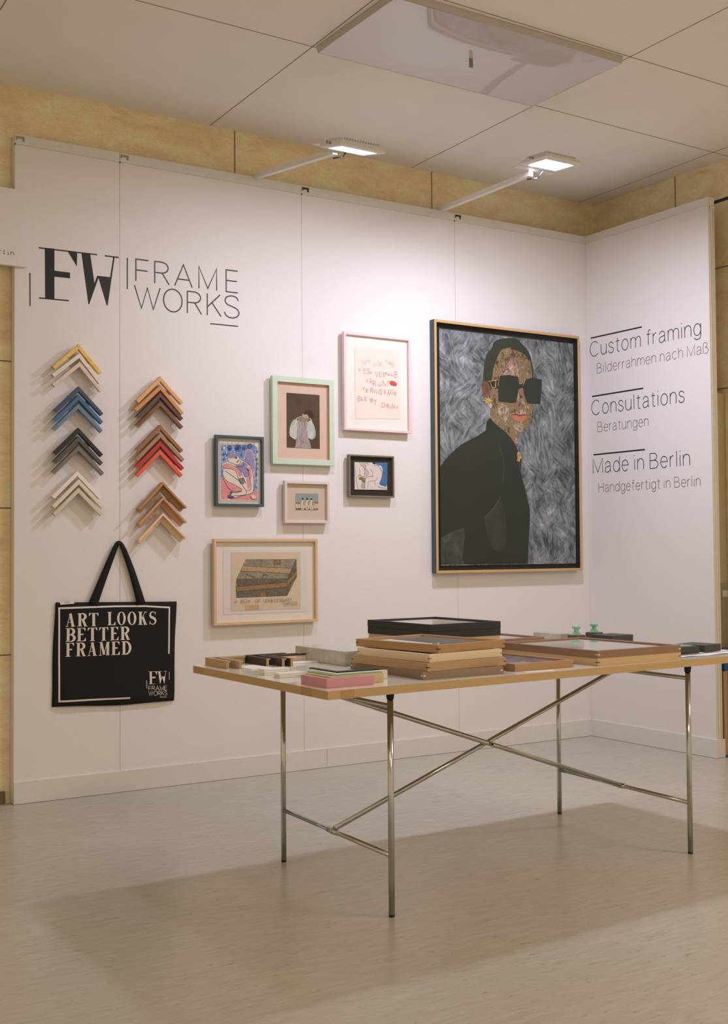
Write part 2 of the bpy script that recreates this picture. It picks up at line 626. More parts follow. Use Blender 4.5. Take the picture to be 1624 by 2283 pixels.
def put_didone(mb, s, p0, p1, cap, fmap, m=0, lift=0.0, gap=.13):
    G = [didone(c) for c in s]
    tot = sum(g[0] for g in G) + gap * (len(s) - 1)
    k = math.dist(p0, p1) / tot
    ax = 0.0
    for w, st, pg in G:
        tr = lambda x, y: (p0[0] + (p1[0] - p0[0]) * (ax + x) / tot, p0[1] + (p1[1] - p0[1]) * (ax + x) / tot + y * cap)
        for pts, wd in st:
            q = [tr(*p) for p in pts]
            hz = abs(pts[0][1] - pts[-1][1]) < 1e-6
            sc = cap if hz else k
            ww = [v * sc for v in wd] if hasattr(wd, '__len__') else wd * sc
            ribbon(mb, q, ww, fmap, m, lift, closed=math.dist(q[0], q[-1]) < 1e-6)
        for p in pg:
            mb.face([fmap(*tr(*q), lift) for q in p], m)
        ax += w + gap


# ------------------------------------------------------------------ measured drawings (metres on their own sheet)
D = {}
D['portrait'] = [('P','jacket',[(-0.003,0.5459),(0.0147,0.5713),(0.061,0.6201),(0.1459,0.6824),(0.2489,0.7298),(0.323,0.7711),(0.3324,0.8234),(0.3546,0.8453),(0.4155,0.7998),(0.4684,0.771),(0.5214,0.7245),(0.5479,0.6905),(0.5874,0.6077),(0.5818,0.5301),(0.6168,0.4396),(0.6427,0.3414),(0.6482,0.2851),(0.6372,0.1583),(0.6249,0.0024),(-0.0033,0.0047)]),('P','elbow_gap',[(-0.0016,0.1531),(0.0727,0.1867),(0.1317,0.2058),(0.1614,0.2161),(0.1685,0.172),(0.1577,0.1178),(0.1509,0.0501),(0.1563,0.0081),(-0.0016,0.006)]),('S','sheen',[(0.3078,0.2647),(0.3739,0.3225),(0.423,0.373),(0.4616,0.2833),(0.4639,0.1237),(0.4058,0.0824),(0.3537,0.1171)]),('C','seam',0.0027,[(0.3078,0.2695),(0.3651,0.3169),(0.4097,0.3659),(0.4277,0.3939)]),('C','seam',0.002,[(0.4142,0.699),(0.4485,0.6168),(0.4547,0.5544),(0.4466,0.4777)]),('C','seam',0.0027,[(0.569,0.586),(0.5905,0.5093),(0.6095,0.4394),(0.6365,0.3554)]),('S','face',[(0.3704,1.0439),(0.3759,1.1277),(0.4079,1.2138),(0.4663,1.2677),(0.5654,1.2797),(0.6378,1.2468),(0.6755,1.1858),(0.6853,1.1083),(0.6818,0.9942),(0.6739,0.9013),(0.6639,0.844),(0.6312,0.8034),(0.6144,0.7779),(0.567,0.7644),(0.5574,0.7225),(0.5541,0.6837),(0.5214,0.7231),(0.4684,0.7696),(0.4156,0.8019),(0.3719,0.8323),(0.3568,0.8835),(0.3605,0.96)]),('S','hair',[(0.3118,1.0468),(0.3147,1.137),(0.3331,1.2043),(0.3775,1.2531),(0.3867,1.2818),(0.4313,1.3067),(0.5074,1.3204),(0.566,1.3186),(0.6065,1.2903),(0.6471,1.2547),(0.6692,1.1996),(0.6839,1.1366),(0.6767,1.0863),(0.6688,1.1711),(0.6377,1.2397),(0.5653,1.2726),(0.4931,1.2615),(0.4465,1.2464),(0.4166,1.2041),(0.3903,1.1497),(0.3753,1.086),(0.3658,1.0297)]),('S','hair',[(0.511,1.2574),(0.5655,1.2832),(0.6471,1.2547),(0.6692,1.1996),(0.6193,1.2311),(0.565,1.2514)]),('S','skin',[(0.2975,1.0148),(0.3022,1.0462),(0.3268,1.0562),(0.3484,1.039),(0.3584,1.0015),(0.3518,0.9629),(0.3298,0.9567),(0.3084,0.9844)]),('C','skin_dark',0.004,[(0.3089,1.0259),(0.3266,1.0423),(0.3411,1.0211),(0.3373,0.9932),(0.344,0.9728)]),('S','skin_warm',[(0.4378,1.1324),(0.4741,1.1842),(0.5281,1.199),(0.5638,1.1701),(0.563,1.11),(0.473,1.1)]),('S','skin_warm',[(0.4701,0.8969),(0.5236,0.8789),(0.5964,0.9111),(0.6233,0.8844),(0.5234,0.8648)]),('S','skin_pale',[(0.4173,0.9287),(0.4705,0.9249),(0.5013,0.8916),(0.4693,0.8339),(0.4253,0.8665)]),('S','skin_dark',[(0.5723,1.0014),(0.5939,0.9886),(0.6028,0.9786),(0.5955,0.9732),(0.5792,0.9771)]),('S','skin_pale',[(0.5669,1.0081),(0.581,0.9772),(0.5714,0.9379),(0.5513,0.9296),(0.5574,0.9722)]),('S','skin_pale',[(0.5927,0.9744),(0.6196,0.9407),(0.6283,0.9129),(0.5967,0.9323)]),('S','lips_dark',[(0.5127,0.8712),(0.5506,0.8803),(0.5777,0.8762),(0.6214,0.8814),(0.6341,0.8722),(0.6047,0.8586),(0.5593,0.8562)]),('S','lips',[(0.5162,0.8658),(0.5505,0.8705),(0.5776,0.8663),(0.6232,0.8744),(0.6304,0.8671),(0.6118,0.8449),(0.5771,0.8339),(0.5429,0.8413)]),('S','skin_pale',[(0.5362,0.8163),(0.5861,0.8259),(0.613,0.8025),(0.5853,0.7765),(0.5493,0.7889)]),('P','jacket',[(0.3486,1.0563),(0.4193,1.0738),(0.423,1.0231),(0.4008,1.0182),(0.3701,1.0231)]),('L','gold',0.004,[(0.3451,1.0547),(0.4148,1.0707)]),('L','gold',0.0034,[(0.3591,1.0536),(0.3745,1.022),(0.4027,1.0253)]),('L','gold',0.006,[(0.3997,1.0654),(0.3992,1.0264)]),('P','lens',[(0.4285,1.0982),(0.5088,1.104),(0.5682,1.0977),(0.5758,1.0545),(0.5669,1.0081),(0.5516,0.9493),(0.5245,0.9407),(0.4193,0.9441),(0.4152,1.0331)]),('P','lens',[(0.6282,1.0935),(0.6815,1.1009),(0.7491,1.0957),(0.7464,1.0411),(0.7347,0.9497),(0.6792,0.9457),(0.6334,0.9472),(0.6113,0.9968),(0.6029,1.0457)]),('P','lens',[(0.5675,1.0504),(0.6123,1.0641),(0.6119,1.0393),(0.5672,1.0257)]),('L','gold',0.0027,[(0.4169,1.0332),(0.4284,1.0968),(0.473,1.1021)]),('L','gold',0.0027,[(0.6038,1.0486),(0.6263,1.0913),(0.6585,1.0978)]),('P','gold',[(0.3796,0.9459),(0.3565,0.94),(0.3685,0.9246),(0.3483,0.9331),(0.3424,0.9145),(0.3369,0.9324),(0.3166,0.9215),(0.329,0.9383),(0.3061,0.9414),(0.3291,0.9473),(0.3171,0.9626),(0.3372,0.9542),(0.3431,0.9728),(0.3486,0.9549),(0.3691,0.9659),(0.3566,0.949)]),('S','pearl',[(0.3722,0.917),(0.3709,0.9115),(0.3674,0.9069),(0.3625,0.9043),(0.357,0.9039),(0.3521,0.9061),(0.3488,0.9102),(0.3476,0.9155),(0.3489,0.921),(0.3524,0.9256),(0.3573,0.9283),(0.3628,0.9286),(0.3677,0.9265),(0.371,0.9223)]),('S','gold',[(0.5592,0.6572),(0.5672,0.6519),(0.5763,0.6565),(0.5797,0.6411),(0.5868,0.6245),(0.5757,0.6143),(0.5701,0.5972),(0.5602,0.6053),(0.5493,0.6007),(0.5559,0.6206),(0.5526,0.638)]),('L','skin_dark',0.002,[(0.5672,0.6526),(0.5724,0.6317),(0.5612,0.6068)])]
D['nude'] = [('P','paper',[(-0.0005,0.2932),(0.2137,0.2959),(0.2123,0.0013),(0.0005,-0.0012)]),('P','crayon_blue',[(0.0034,0.2736),(0.048,0.2772),(0.1081,0.2806),(0.1871,0.2847),(0.2074,0.2727),(0.2095,0.0551),(0.188,0.0492),(0.1071,0.0457),(0.0167,0.114),(0.0032,0.1154)]),('P','crayon_pink',[(0.0029,0.1158),(0.0167,0.1136),(0.0334,0.0946),(0.067,0.0467),(0.1191,0.0478),(0.2105,0.0524),(0.2102,0.0031),(0.0048,0.0051)]),('S','crayon_rose',[(0.1309,0.1988),(0.1371,0.2299),(0.1504,0.2595),(0.1727,0.2577),(0.1868,0.2317),(0.1979,0.2029),(0.1935,0.1388),(0.1881,0.0656),(0.1784,0.1748),(0.1561,0.1887)]),('S','crayon_lilac',[(0.1349,0.1989),(0.1401,0.2282),(0.1524,0.256),(0.1706,0.2548),(0.1848,0.2298),(0.1918,0.2027),(0.1895,0.1478),(0.1784,0.173),(0.1561,0.1869)]),('S','cream',[(0.0448,0.2139),(0.0598,0.2343),(0.0858,0.2398),(0.0998,0.2267),(0.1138,0.2091),(0.1379,0.1972),(0.1642,0.178),(0.1763,0.1602),(0.1843,0.1294),(0.1861,0.0838),(0.1839,0.0491),(0.1676,0.036),(0.1392,0.03),(0.1029,0.0203),(0.0749,0.0108),(0.055,0.0123),(0.0411,0.021),(0.059,0.0321),(0.065,0.0404),(0.087,0.039),(0.1171,0.0478),(0.071,0.0486),(0.0373,0.0803),(0.0216,0.1087),(0.0148,0.1337),(0.0168,0.1536),(0.0257,0.1601),(0.0119,0.1696),(0.014,0.1831),(0.0318,0.1954)]),('S','crayon_lilac',[(0.0875,0.1747),(0.1137,0.1819),(0.1278,0.195),(0.1561,0.1814),(0.1489,0.1703),(0.164,0.147),(0.1603,0.1265),(0.1437,0.121),(0.1296,0.1333),(0.1175,0.1457),(0.1035,0.158)]),('S','crayon_lilac',[(0.0478,0.214),(0.0598,0.2307),(0.0858,0.2371),(0.0968,0.223),(0.0917,0.2083),(0.0757,0.2141),(0.0597,0.2108)]),('S','crayon_pink',[(0.0159,0.176),(0.0278,0.1827),(0.0596,0.1729),(0.0875,0.1665),(0.1075,0.1554),(0.1175,0.1275),(0.1054,0.1218),(0.0914,0.1495),(0.0595,0.1594),(0.0238,0.1619)]),('S','crayon_pink',[(0.155,0.1704),(0.1702,0.1636),(0.1751,0.12),(0.1669,0.1125),(0.161,0.147)]),('S','crayon_pink',[(0.1477,0.1138),(0.1639,0.1197),(0.1657,0.0724),(0.1535,0.0612),(0.1486,0.092)]),('S','crayon_pink',[(0.0275,0.1026),(0.0513,0.0929),(0.0871,0.0761),(0.1212,0.0578),(0.1171,0.0487),(0.0711,0.0522),(0.0433,0.0751)]),('C','ink_blue',0.002,[(0.0418,0.1976),(0.0468,0.2194),(0.0598,0.2343),(0.0858,0.2404),(0.0998,0.2267),(0.1138,0.2091),(0.14,0.1973),(0.1642,0.1798),(0.1783,0.1566),(0.1863,0.1203),(0.186,0.0564),(0.1717,0.0379),(0.1271,0.028),(0.0749,0.0252)]),('C','ink_blue',0.002,[(0.0418,0.1967),(0.0169,0.1859),(0.0115,0.1723),(0.0257,0.1601),(0.0595,0.1585),(0.0874,0.1466),(0.1003,0.1126),(0.1133,0.0839)]),('C','ink_blue',0.002,[(0.0318,0.1846),(0.0596,0.1783),(0.0955,0.165),(0.1135,0.1492),(0.1215,0.1258)]),('C','ink_blue',0.002,[(0.0178,0.1554),(0.0147,0.1283),(0.0354,0.0983),(0.0772,0.0795),(0.1222,0.0584)]),('C','ink_blue',0.002,[(0.0301,0.1468),(0.0674,0.1244),(0.1033,0.1)]),('C','ink_blue',0.002,[(0.0157,0.1122),(0.0314,0.0838),(0.0551,0.0555),(0.087,0.0462),(0.1191,0.0492)]),('C','ink_blue',0.002,[(0.1233,0.0778),(0.1393,0.0573),(0.1474,0.0438),(0.1352,0.0291)]),('C','ink_blue',0.002,[(0.1474,0.0516),(0.1697,0.0579),(0.1709,0.0835),(0.1639,0.1234)]),('C','ink_blue',0.002,[(0.0418,0.2066),(0.0477,0.1942),(0.0616,0.1883),(0.0876,0.181),(0.1097,0.1845),(0.1148,0.2)]),('C','ink_blue',0.002,[(0.0855,0.1737),(0.1197,0.1712),(0.1308,0.1806),(0.1268,0.195)]),('C','ink_blue',0.002,[(0.1296,0.1333),(0.1437,0.1206),(0.1619,0.1288),(0.158,0.1487),(0.1459,0.1647)]),('C','ink_blue',0.002,[(0.067,0.0422),(0.091,0.04),(0.1191,0.0478)]),('C','ink_blue',0.002,[(0.0749,0.0117),(0.0989,0.0202),(0.1372,0.0291)]),('L','ink_blue',0.004,[(0.1053,0.1127),(0.1153,0.084)]),('L','ink_blue',0.004,[(0.1134,0.1147),(0.1233,0.0805)]),('L','ink_blue',0.004,[(0.1215,0.1168),(0.1304,0.0843)]),('L','ink_blue',0.004,[(0.1275,0.1169),(0.1395,0.09)]),('L','ink_blue',0.004,[(0.0411,0.0228),(0.0769,0.0126)]),('L','ink_blue',0.004,[(0.0471,0.0283),(0.0769,0.018)]),('L','ink_blue',0.004,[(0.0431,0.0174),(0.0669,0.0088)]),('L','ink_blue',0.004,[(0.0571,0.0447),(0.059,0.0285)]),('L','ink_blue',0.004,[(0.0631,0.0467),(0.065,0.0341)]),('L','ink_blue',0.004,[(0.1479,0.1648),(0.159,0.1524)]),('L','ink_blue',0.004,[(0.0916,0.192),(0.1037,0.2033)]),('L','ink_blue',0.004,[(0.0857,0.2226),(0.0897,0.2119)]),('L','ink_blue',0.0014,[(0.0034,0.2751),(0.0067,0.2899),(0.0098,0.2739),(0.0131,0.2897),(0.0162,0.2771),(0.0195,0.2877),(0.0226,0.2697),(0.0259,0.2844),(0.029,0.2713),(0.0323,0.2899),(0.0355,0.2737),(0.0387,0.2897),(0.0419,0.2772),(0.0452,0.2915),(0.0483,0.2771),(0.0516,0.2843),(0.0548,0.2718),(0.0581,0.2857),(0.0612,0.2723),(0.0645,0.2915),(0.0677,0.277),(0.071,0.2879),(0.0742,0.2735),(0.0774,0.2861),(0.0806,0.2724),(0.084,0.2933),(0.0871,0.2751),(0.0904,0.2883),(0.0936,0.2763),(0.0969,0.293),(0.1001,0.2769),(0.1034,0.2941),(0.1066,0.2729),(0.1099,0.2873),(0.1131,0.2767),(0.1165,0.2927),(0.1196,0.2737),(0.123,0.2905),(0.1262,0.2742),(0.1295,0.2883),(0.1327,0.2779),(0.1361,0.2925),(0.1393,0.2773),(0.1426,0.2926),(0.1458,0.2816),(0.1492,0.2941),(0.1524,0.2759),(0.1557,0.2967),(0.159,0.2832),(0.1623,0.2917),(0.1655,0.2813),(0.1689,0.2928),(0.1721,0.2798),(0.1755,0.2948),(0.1787,0.2753),(0.1821,0.2964),(0.1853,0.2809),(0.1887,0.2967),(0.1919,0.2791),(0.1953,0.2963)]),('L','ink_blue',0.0025,[(0.0649,0.2634),(0.0638,0.2586),(0.0607,0.2547),(0.0563,0.2524),(0.0515,0.2522),(0.0471,0.2542),(0.0441,0.2579),(0.043,0.2626),(0.0441,0.2673),(0.0471,0.2713),(0.0515,0.2736),(0.0564,0.2738),(0.0608,0.2718),(0.0638,0.2681),(0.0649,0.2634)]),('L','ink_blue',0.0025,[(0.114,0.2663),(0.1124,0.2593),(0.1079,0.2536),(0.1015,0.2502),(0.0943,0.25),(0.0879,0.2528),(0.0835,0.2582),(0.0819,0.265),(0.0835,0.272),(0.088,0.2777),(0.0944,0.2811),(0.1016,0.2814),(0.108,0.2785),(0.1125,0.2732),(0.114,0.2663)]),('L','ink_blue',0.0025,[(0.106,0.266),(0.1051,0.262),(0.1025,0.2588),(0.0989,0.2569),(0.0949,0.2568),(0.0913,0.2584),(0.0888,0.2614),(0.0879,0.2653),(0.0888,0.2692),(0.0913,0.2724),(0.095,0.2743),(0.099,0.2744),(0.1026,0.2729),(0.1051,0.2698),(0.106,0.266)]),('L','ink_blue',0.0025,[(0.1453,0.2675),(0.1442,0.2627),(0.1411,0.2588),(0.1366,0.2565),(0.1317,0.2563),(0.1272,0.2582),(0.1242,0.2619),(0.1231,0.2666),(0.1242,0.2715),(0.1273,0.2754),(0.1318,0.2777),(0.1367,0.2779),(0.1412,0.276),(0.1442,0.2723),(0.1453,0.2675)]),('L','ink_blue',0.0025,[(0.1779,0.277),(0.1766,0.2718),(0.1732,0.2674),(0.1683,0.2649),(0.1629,0.2647),(0.158,0.2668),(0.1546,0.2709),(0.1535,0.2761),(0.1547,0.2813),(0.1581,0.2857),(0.163,0.2882),(0.1684,0.2884),(0.1733,0.2863),(0.1767,0.2822),(0.1779,0.277)]),('L','ink_blue',0.0025,[(0.1728,0.2768),(0.172,0.2738),(0.1701,0.2712),(0.1672,0.2698),(0.164,0.2696),(0.1612,0.2709),(0.1592,0.2732),(0.1585,0.2763),(0.1593,0.2793),(0.1612,0.2819),(0.1641,0.2833),(0.1673,0.2835),(0.1701,0.2822),(0.1721,0.2799),(0.1728,0.2768)]),('S','cream',[(0.0273,0.2619),(0.0267,0.2582),(0.0252,0.2551),(0.023,0.2533),(0.0205,0.2532),(0.0183,0.2548),(0.0168,0.2578),(0.0162,0.2615),(0.0168,0.2653),(0.0183,0.2683),(0.0206,0.2701),(0.023,0.2702),(0.0252,0.2686),(0.0268,0.2657)]),('S','ink_blue',[(0.0607,0.2615),(0.06,0.2588),(0.0581,0.2566),(0.0554,0.2553),(0.0524,0.2551),(0.0497,0.2562),(0.0478,0.2583),(0.0472,0.2609),(0.0478,0.2636),(0.0497,0.2658),(0.0525,0.2671),(0.0555,0.2672),(0.0582,0.2662),(0.0601,0.2641)]),('S','ink_blue',[(0.106,0.2651),(0.1052,0.2619),(0.1029,0.2593),(0.0997,0.2577),(0.0961,0.2576),(0.0929,0.2589),(0.0907,0.2613),(0.0899,0.2644),(0.0907,0.2676),(0.093,0.2702),(0.0962,0.2717),(0.0998,0.2719),(0.103,0.2706),(0.1052,0.2682)]),('S','ink_blue',[(0.1388,0.2664),(0.1383,0.2641),(0.1367,0.2623),(0.1344,0.2612),(0.1319,0.2611),(0.1296,0.262),(0.1281,0.2637),(0.1275,0.2659),(0.1281,0.2681),(0.1297,0.27),(0.1319,0.2711),(0.1345,0.2712),(0.1367,0.2703),(0.1383,0.2686)]),('C','ink_blue',0.0016,[(0.0092,0.2342),(0.0151,0.2237),(0.0181,0.2364),(0.02,0.222)]),('C','ink_blue',0.0016,[(0.0211,0.2383),(0.027,0.2277),(0.03,0.2404),(0.0319,0.2261)]),('C','ink_blue',0.0016,[(0.033,0.2351),(0.0389,0.2245),(0.0419,0.2373),(0.0438,0.2229)]),('C','ink_blue',0.0016,[(0.0131,0.2092),(0.019,0.1986),(0.022,0.2113),(0.0239,0.197)]),('C','ink_blue',0.0016,[(0.198,0.2157),(0.204,0.2049),(0.2072,0.2178),(0.2092,0.2032)]),('C','ink_blue',0.0016,[(0.1999,0.1938),(0.206,0.183),(0.2091,0.1959),(0.2111,0.1813)]),('C','ink_blue',0.0016,[(0.1988,0.17),(0.2048,0.1592),(0.208,0.1721),(0.21,0.1575)]),('C','ink_blue',0.0016,[(0.1956,0.1425),(0.2017,0.1317),(0.2048,0.1446),(0.2068,0.13)]),('C','ink_blue',0.0016,[(0.1129,0.2381),(0.1189,0.2274),(0.122,0.2403),(0.1239,0.2258)]),('C','ink_blue',0.0016,[(0.1992,0.2559),(0.2053,0.2452),(0.2084,0.2581),(0.2104,0.2436)]),('C','paper',0.0022,[(0.0083,0.2468),(0.0106,0.2379),(0.0066,0.2305)]),('C','paper',0.0022,[(0.032,0.2495),(0.0344,0.2406),(0.0304,0.2332)]),('C','paper',0.0022,[(0.0758,0.2512),(0.0782,0.2422),(0.0742,0.2348)]),('C','paper',0.0022,[(0.1118,0.2163),(0.1142,0.2073),(0.1101,0.1999)]),('C','paper',0.0022,[(0.124,0.2458),(0.1264,0.2368),(0.1223,0.2294)]),('C','paper',0.0022,[(0.2011,0.2414),(0.2036,0.2323),(0.1994,0.2249)]),('C','paper',0.0022,[(0.1951,0.2631),(0.1975,0.2541),(0.1934,0.2466)]),('C','paper',0.0022,[(0.2004,0.0878),(0.2028,0.0787),(0.1987,0.0713)]),('C','paper',0.0022,[(0.1962,0.0658),(0.1986,0.0567),(0.1945,0.0493)]),('C','paper',0.0022,[(0.008,0.1695),(0.0103,0.1606),(0.0063,0.1532)]),('C','paper',0.0022,[(0.01,0.1947),(0.0124,0.1858),(0.0084,0.1785)]),('S','cream',[(0.1716,0.0288),(0.1838,0.0309),(0.2001,0.0184),(0.1878,0.0109),(0.1756,0.0143)])]
D['figure'] = [('S','fp_sleeve',[(0.0485,0.1484),(0.0304,0.1324),(0.02,0.1093),(0.0155,0.079),(0.0197,0.0596),(0.035,0.0482),(0.0548,0.0453),(0.0679,0.089),(0.0648,0.1372)]),('S','fp_sleeve',[(0.1447,0.1444),(0.1603,0.1238),(0.1706,0.0908),(0.1686,0.0633),(0.1545,0.0489),(0.1371,0.0497),(0.1163,0.067),(0.1113,0.1062),(0.1272,0.1404)]),('S','fp_mint',[(0.0485,0.1484),(0.0304,0.1324),(0.0217,0.1094),(0.0372,0.1177),(0.0528,0.1396)]),('S','fp_mint',[(0.1551,0.1312),(0.1697,0.0908),(0.1669,0.0647),(0.1545,0.0505),(0.1601,0.0933)]),('P','fp_dress',[(0.0649,0.1478),(0.0857,0.161),(0.1273,0.1602),(0.1201,0.1218),(0.1174,0.0989),(0.1266,0.0538),(0.1387,0.027),(0.1434,0.0006),(0.0481,-0.0002),(0.0565,0.0522),(0.0629,0.1038)]),('S','fp_collar',[(0.0649,0.1569),(0.0719,0.164),(0.0857,0.1671),(0.1169,0.1672),(0.1317,0.1559),(0.1168,0.1406),(0.0855,0.1375),(0.0674,0.1479)]),('S','fp_skin',[(0.0927,0.1788),(0.0996,0.1754),(0.1083,0.1743),(0.1222,0.1751),(0.1291,0.1595),(0.1099,0.1577),(0.0943,0.1637)]),('S','fp_hair',[(0.1049,0.1833),(0.1119,0.1973),(0.1346,0.2001),(0.1537,0.1875),(0.1606,0.1665),(0.15,0.1568),(0.1326,0.1681),(0.1187,0.1772)]),('C','fp_ribbon',0.0039,[(0.0649,0.1584),(0.0559,0.1473),(0.0501,0.1259),(0.046,0.1045)]),('C','fp_ribbon',0.0048,[(0.1343,0.1583),(0.1464,0.146),(0.142,0.1305),(0.1393,0.1182)]),('C','fp_ribbon',0.003,[(0.018,0.0625),(0.0333,0.0512),(0.0522,0.0475)]),('C','fp_fold',0.0021,[(0.0682,0.1343),(0.0819,0.1078),(0.0921,0.0901),(0.085,0.0595),(0.0988,0.042)]),('C','fp_fold',0.0021,[(0.089,0.1339),(0.0888,0.1112)]),('C','fp_fold',0.0021,[(0.1046,0.1347),(0.1044,0.1135)]),('C','fp_light',0.0021,[(0.0751,0.1347),(0.092,0.075),(0.1161,0.0366)]),('C','fp_light',0.0018,[(0.0959,0.1358),(0.0975,0.1146)]),('C','fp_fold',0.0018,[(0.0712,0.0559),(0.0883,0.0355),(0.116,0.026)])]
D['crouch'] = [('P','watercolor',[(0.0001,0.1456),(0.2108,0.1472),(0.2079,0.0009),(-0.0,-0.0008)]),('S','wc_blue',[(0.132,0.1455),(0.1726,0.1459),(0.2093,0.1459),(0.2088,0.0938),(0.2066,0.0243),(0.1823,0.0219),(0.1577,0.0331),(0.173,0.064),(0.1791,0.1002),(0.1735,0.1271),(0.1468,0.1361)]),('S','wc_black',[(0.1149,0.1464),(0.1341,0.1465),(0.1308,0.1374),(0.1202,0.1388)]),('S','wc_green',[(0.0276,0.0584),(0.0403,0.0632),(0.0676,0.0559),(0.0653,0.0362),(0.0537,0.0342),(0.0443,0.0482),(0.0307,0.0523)]),('S','wc_mint',[(0.0442,0.0322),(0.0642,0.0353),(0.0629,0.0059),(0.0419,0.009)]),('S','wc_grey',[(0.0388,0.1424),(0.062,0.1432),(0.0618,0.1218),(0.0492,0.1267)]),('S','wc_grey',[(0.0648,0.104),(0.0785,0.1044),(0.089,0.0868),(0.0698,0.0738)]),('C','wc_line',0.0018,[(0.0325,0.144),(0.0387,0.1317),(0.0576,0.1198),(0.0617,0.1146)]),('C','wc_line',0.0021,[(0.0302,0.1137),(0.0353,0.096),(0.0341,0.0817),(0.0445,0.0713),(0.0698,0.0702),(0.0889,0.0815),(0.0911,0.0905),(0.0785,0.1062)]),('C','wc_line',0.0036,[(0.0194,0.0707),(0.0341,0.0764),(0.0445,0.0696)]),('C','wc_line',0.0021,[(0.0998,0.1104),(0.1124,0.0965),(0.1154,0.075),(0.1121,0.0678)]),('C','wc_line',0.0021,[(0.0697,0.0595),(0.0888,0.0699),(0.1207,0.0725)]),('C','wc_line',0.0021,[(0.0697,0.0577),(0.0663,0.0363),(0.064,0.0041)]),('C','wc_line',0.0016,[(0.0819,0.0045),(0.0864,0.0367),(0.0907,0.044),(0.1183,0.0483),(0.1376,0.0523),(0.1462,0.0687)]),('C','wc_line',0.0021,[(0.1276,0.131),(0.1468,0.1334),(0.1638,0.1177),(0.1744,0.1001)]),('C','wc_line',0.0016,[(0.129,0.0449),(0.1268,0.0377),(0.1331,0.0253)]),('C','wc_line',0.0016,[(0.148,0.0203),(0.1671,0.0117),(0.2037,0.0107)]),('C','wc_line',0.0018,[(0.011,0.0669),(0.0108,0.042),(0.023,0.0032)]),('C','wc_line',0.0018,[(0.0618,0.12),(0.0647,0.0897),(0.0614,0.0736)]),('C','wc_line',0.0014,[(0.0051,0.1182),(0.007,0.0881),(0.0026,0.0702)]),('C','wc_line',0.0016,[(0.064,0.1379),(0.0788,0.142),(0.0894,0.1334)]),('C','wc_line',0.0016,[(0.1722,0.1),(0.1764,0.0857),(0.1675,0.0567),(0.1577,0.0349)]),('C','wc_red',0.0028,[(0.0661,0.1344),(0.0723,0.1221),(0.0638,0.1129),(0.0754,0.1097)]),('C','wc_red',0.0025,[(0.1255,0.1318),(0.1383,0.134),(0.1533,0.1381)]),('C','wc_red',0.0025,[(0.0235,0.0637),(0.0445,0.066),(0.0697,0.0613)])]
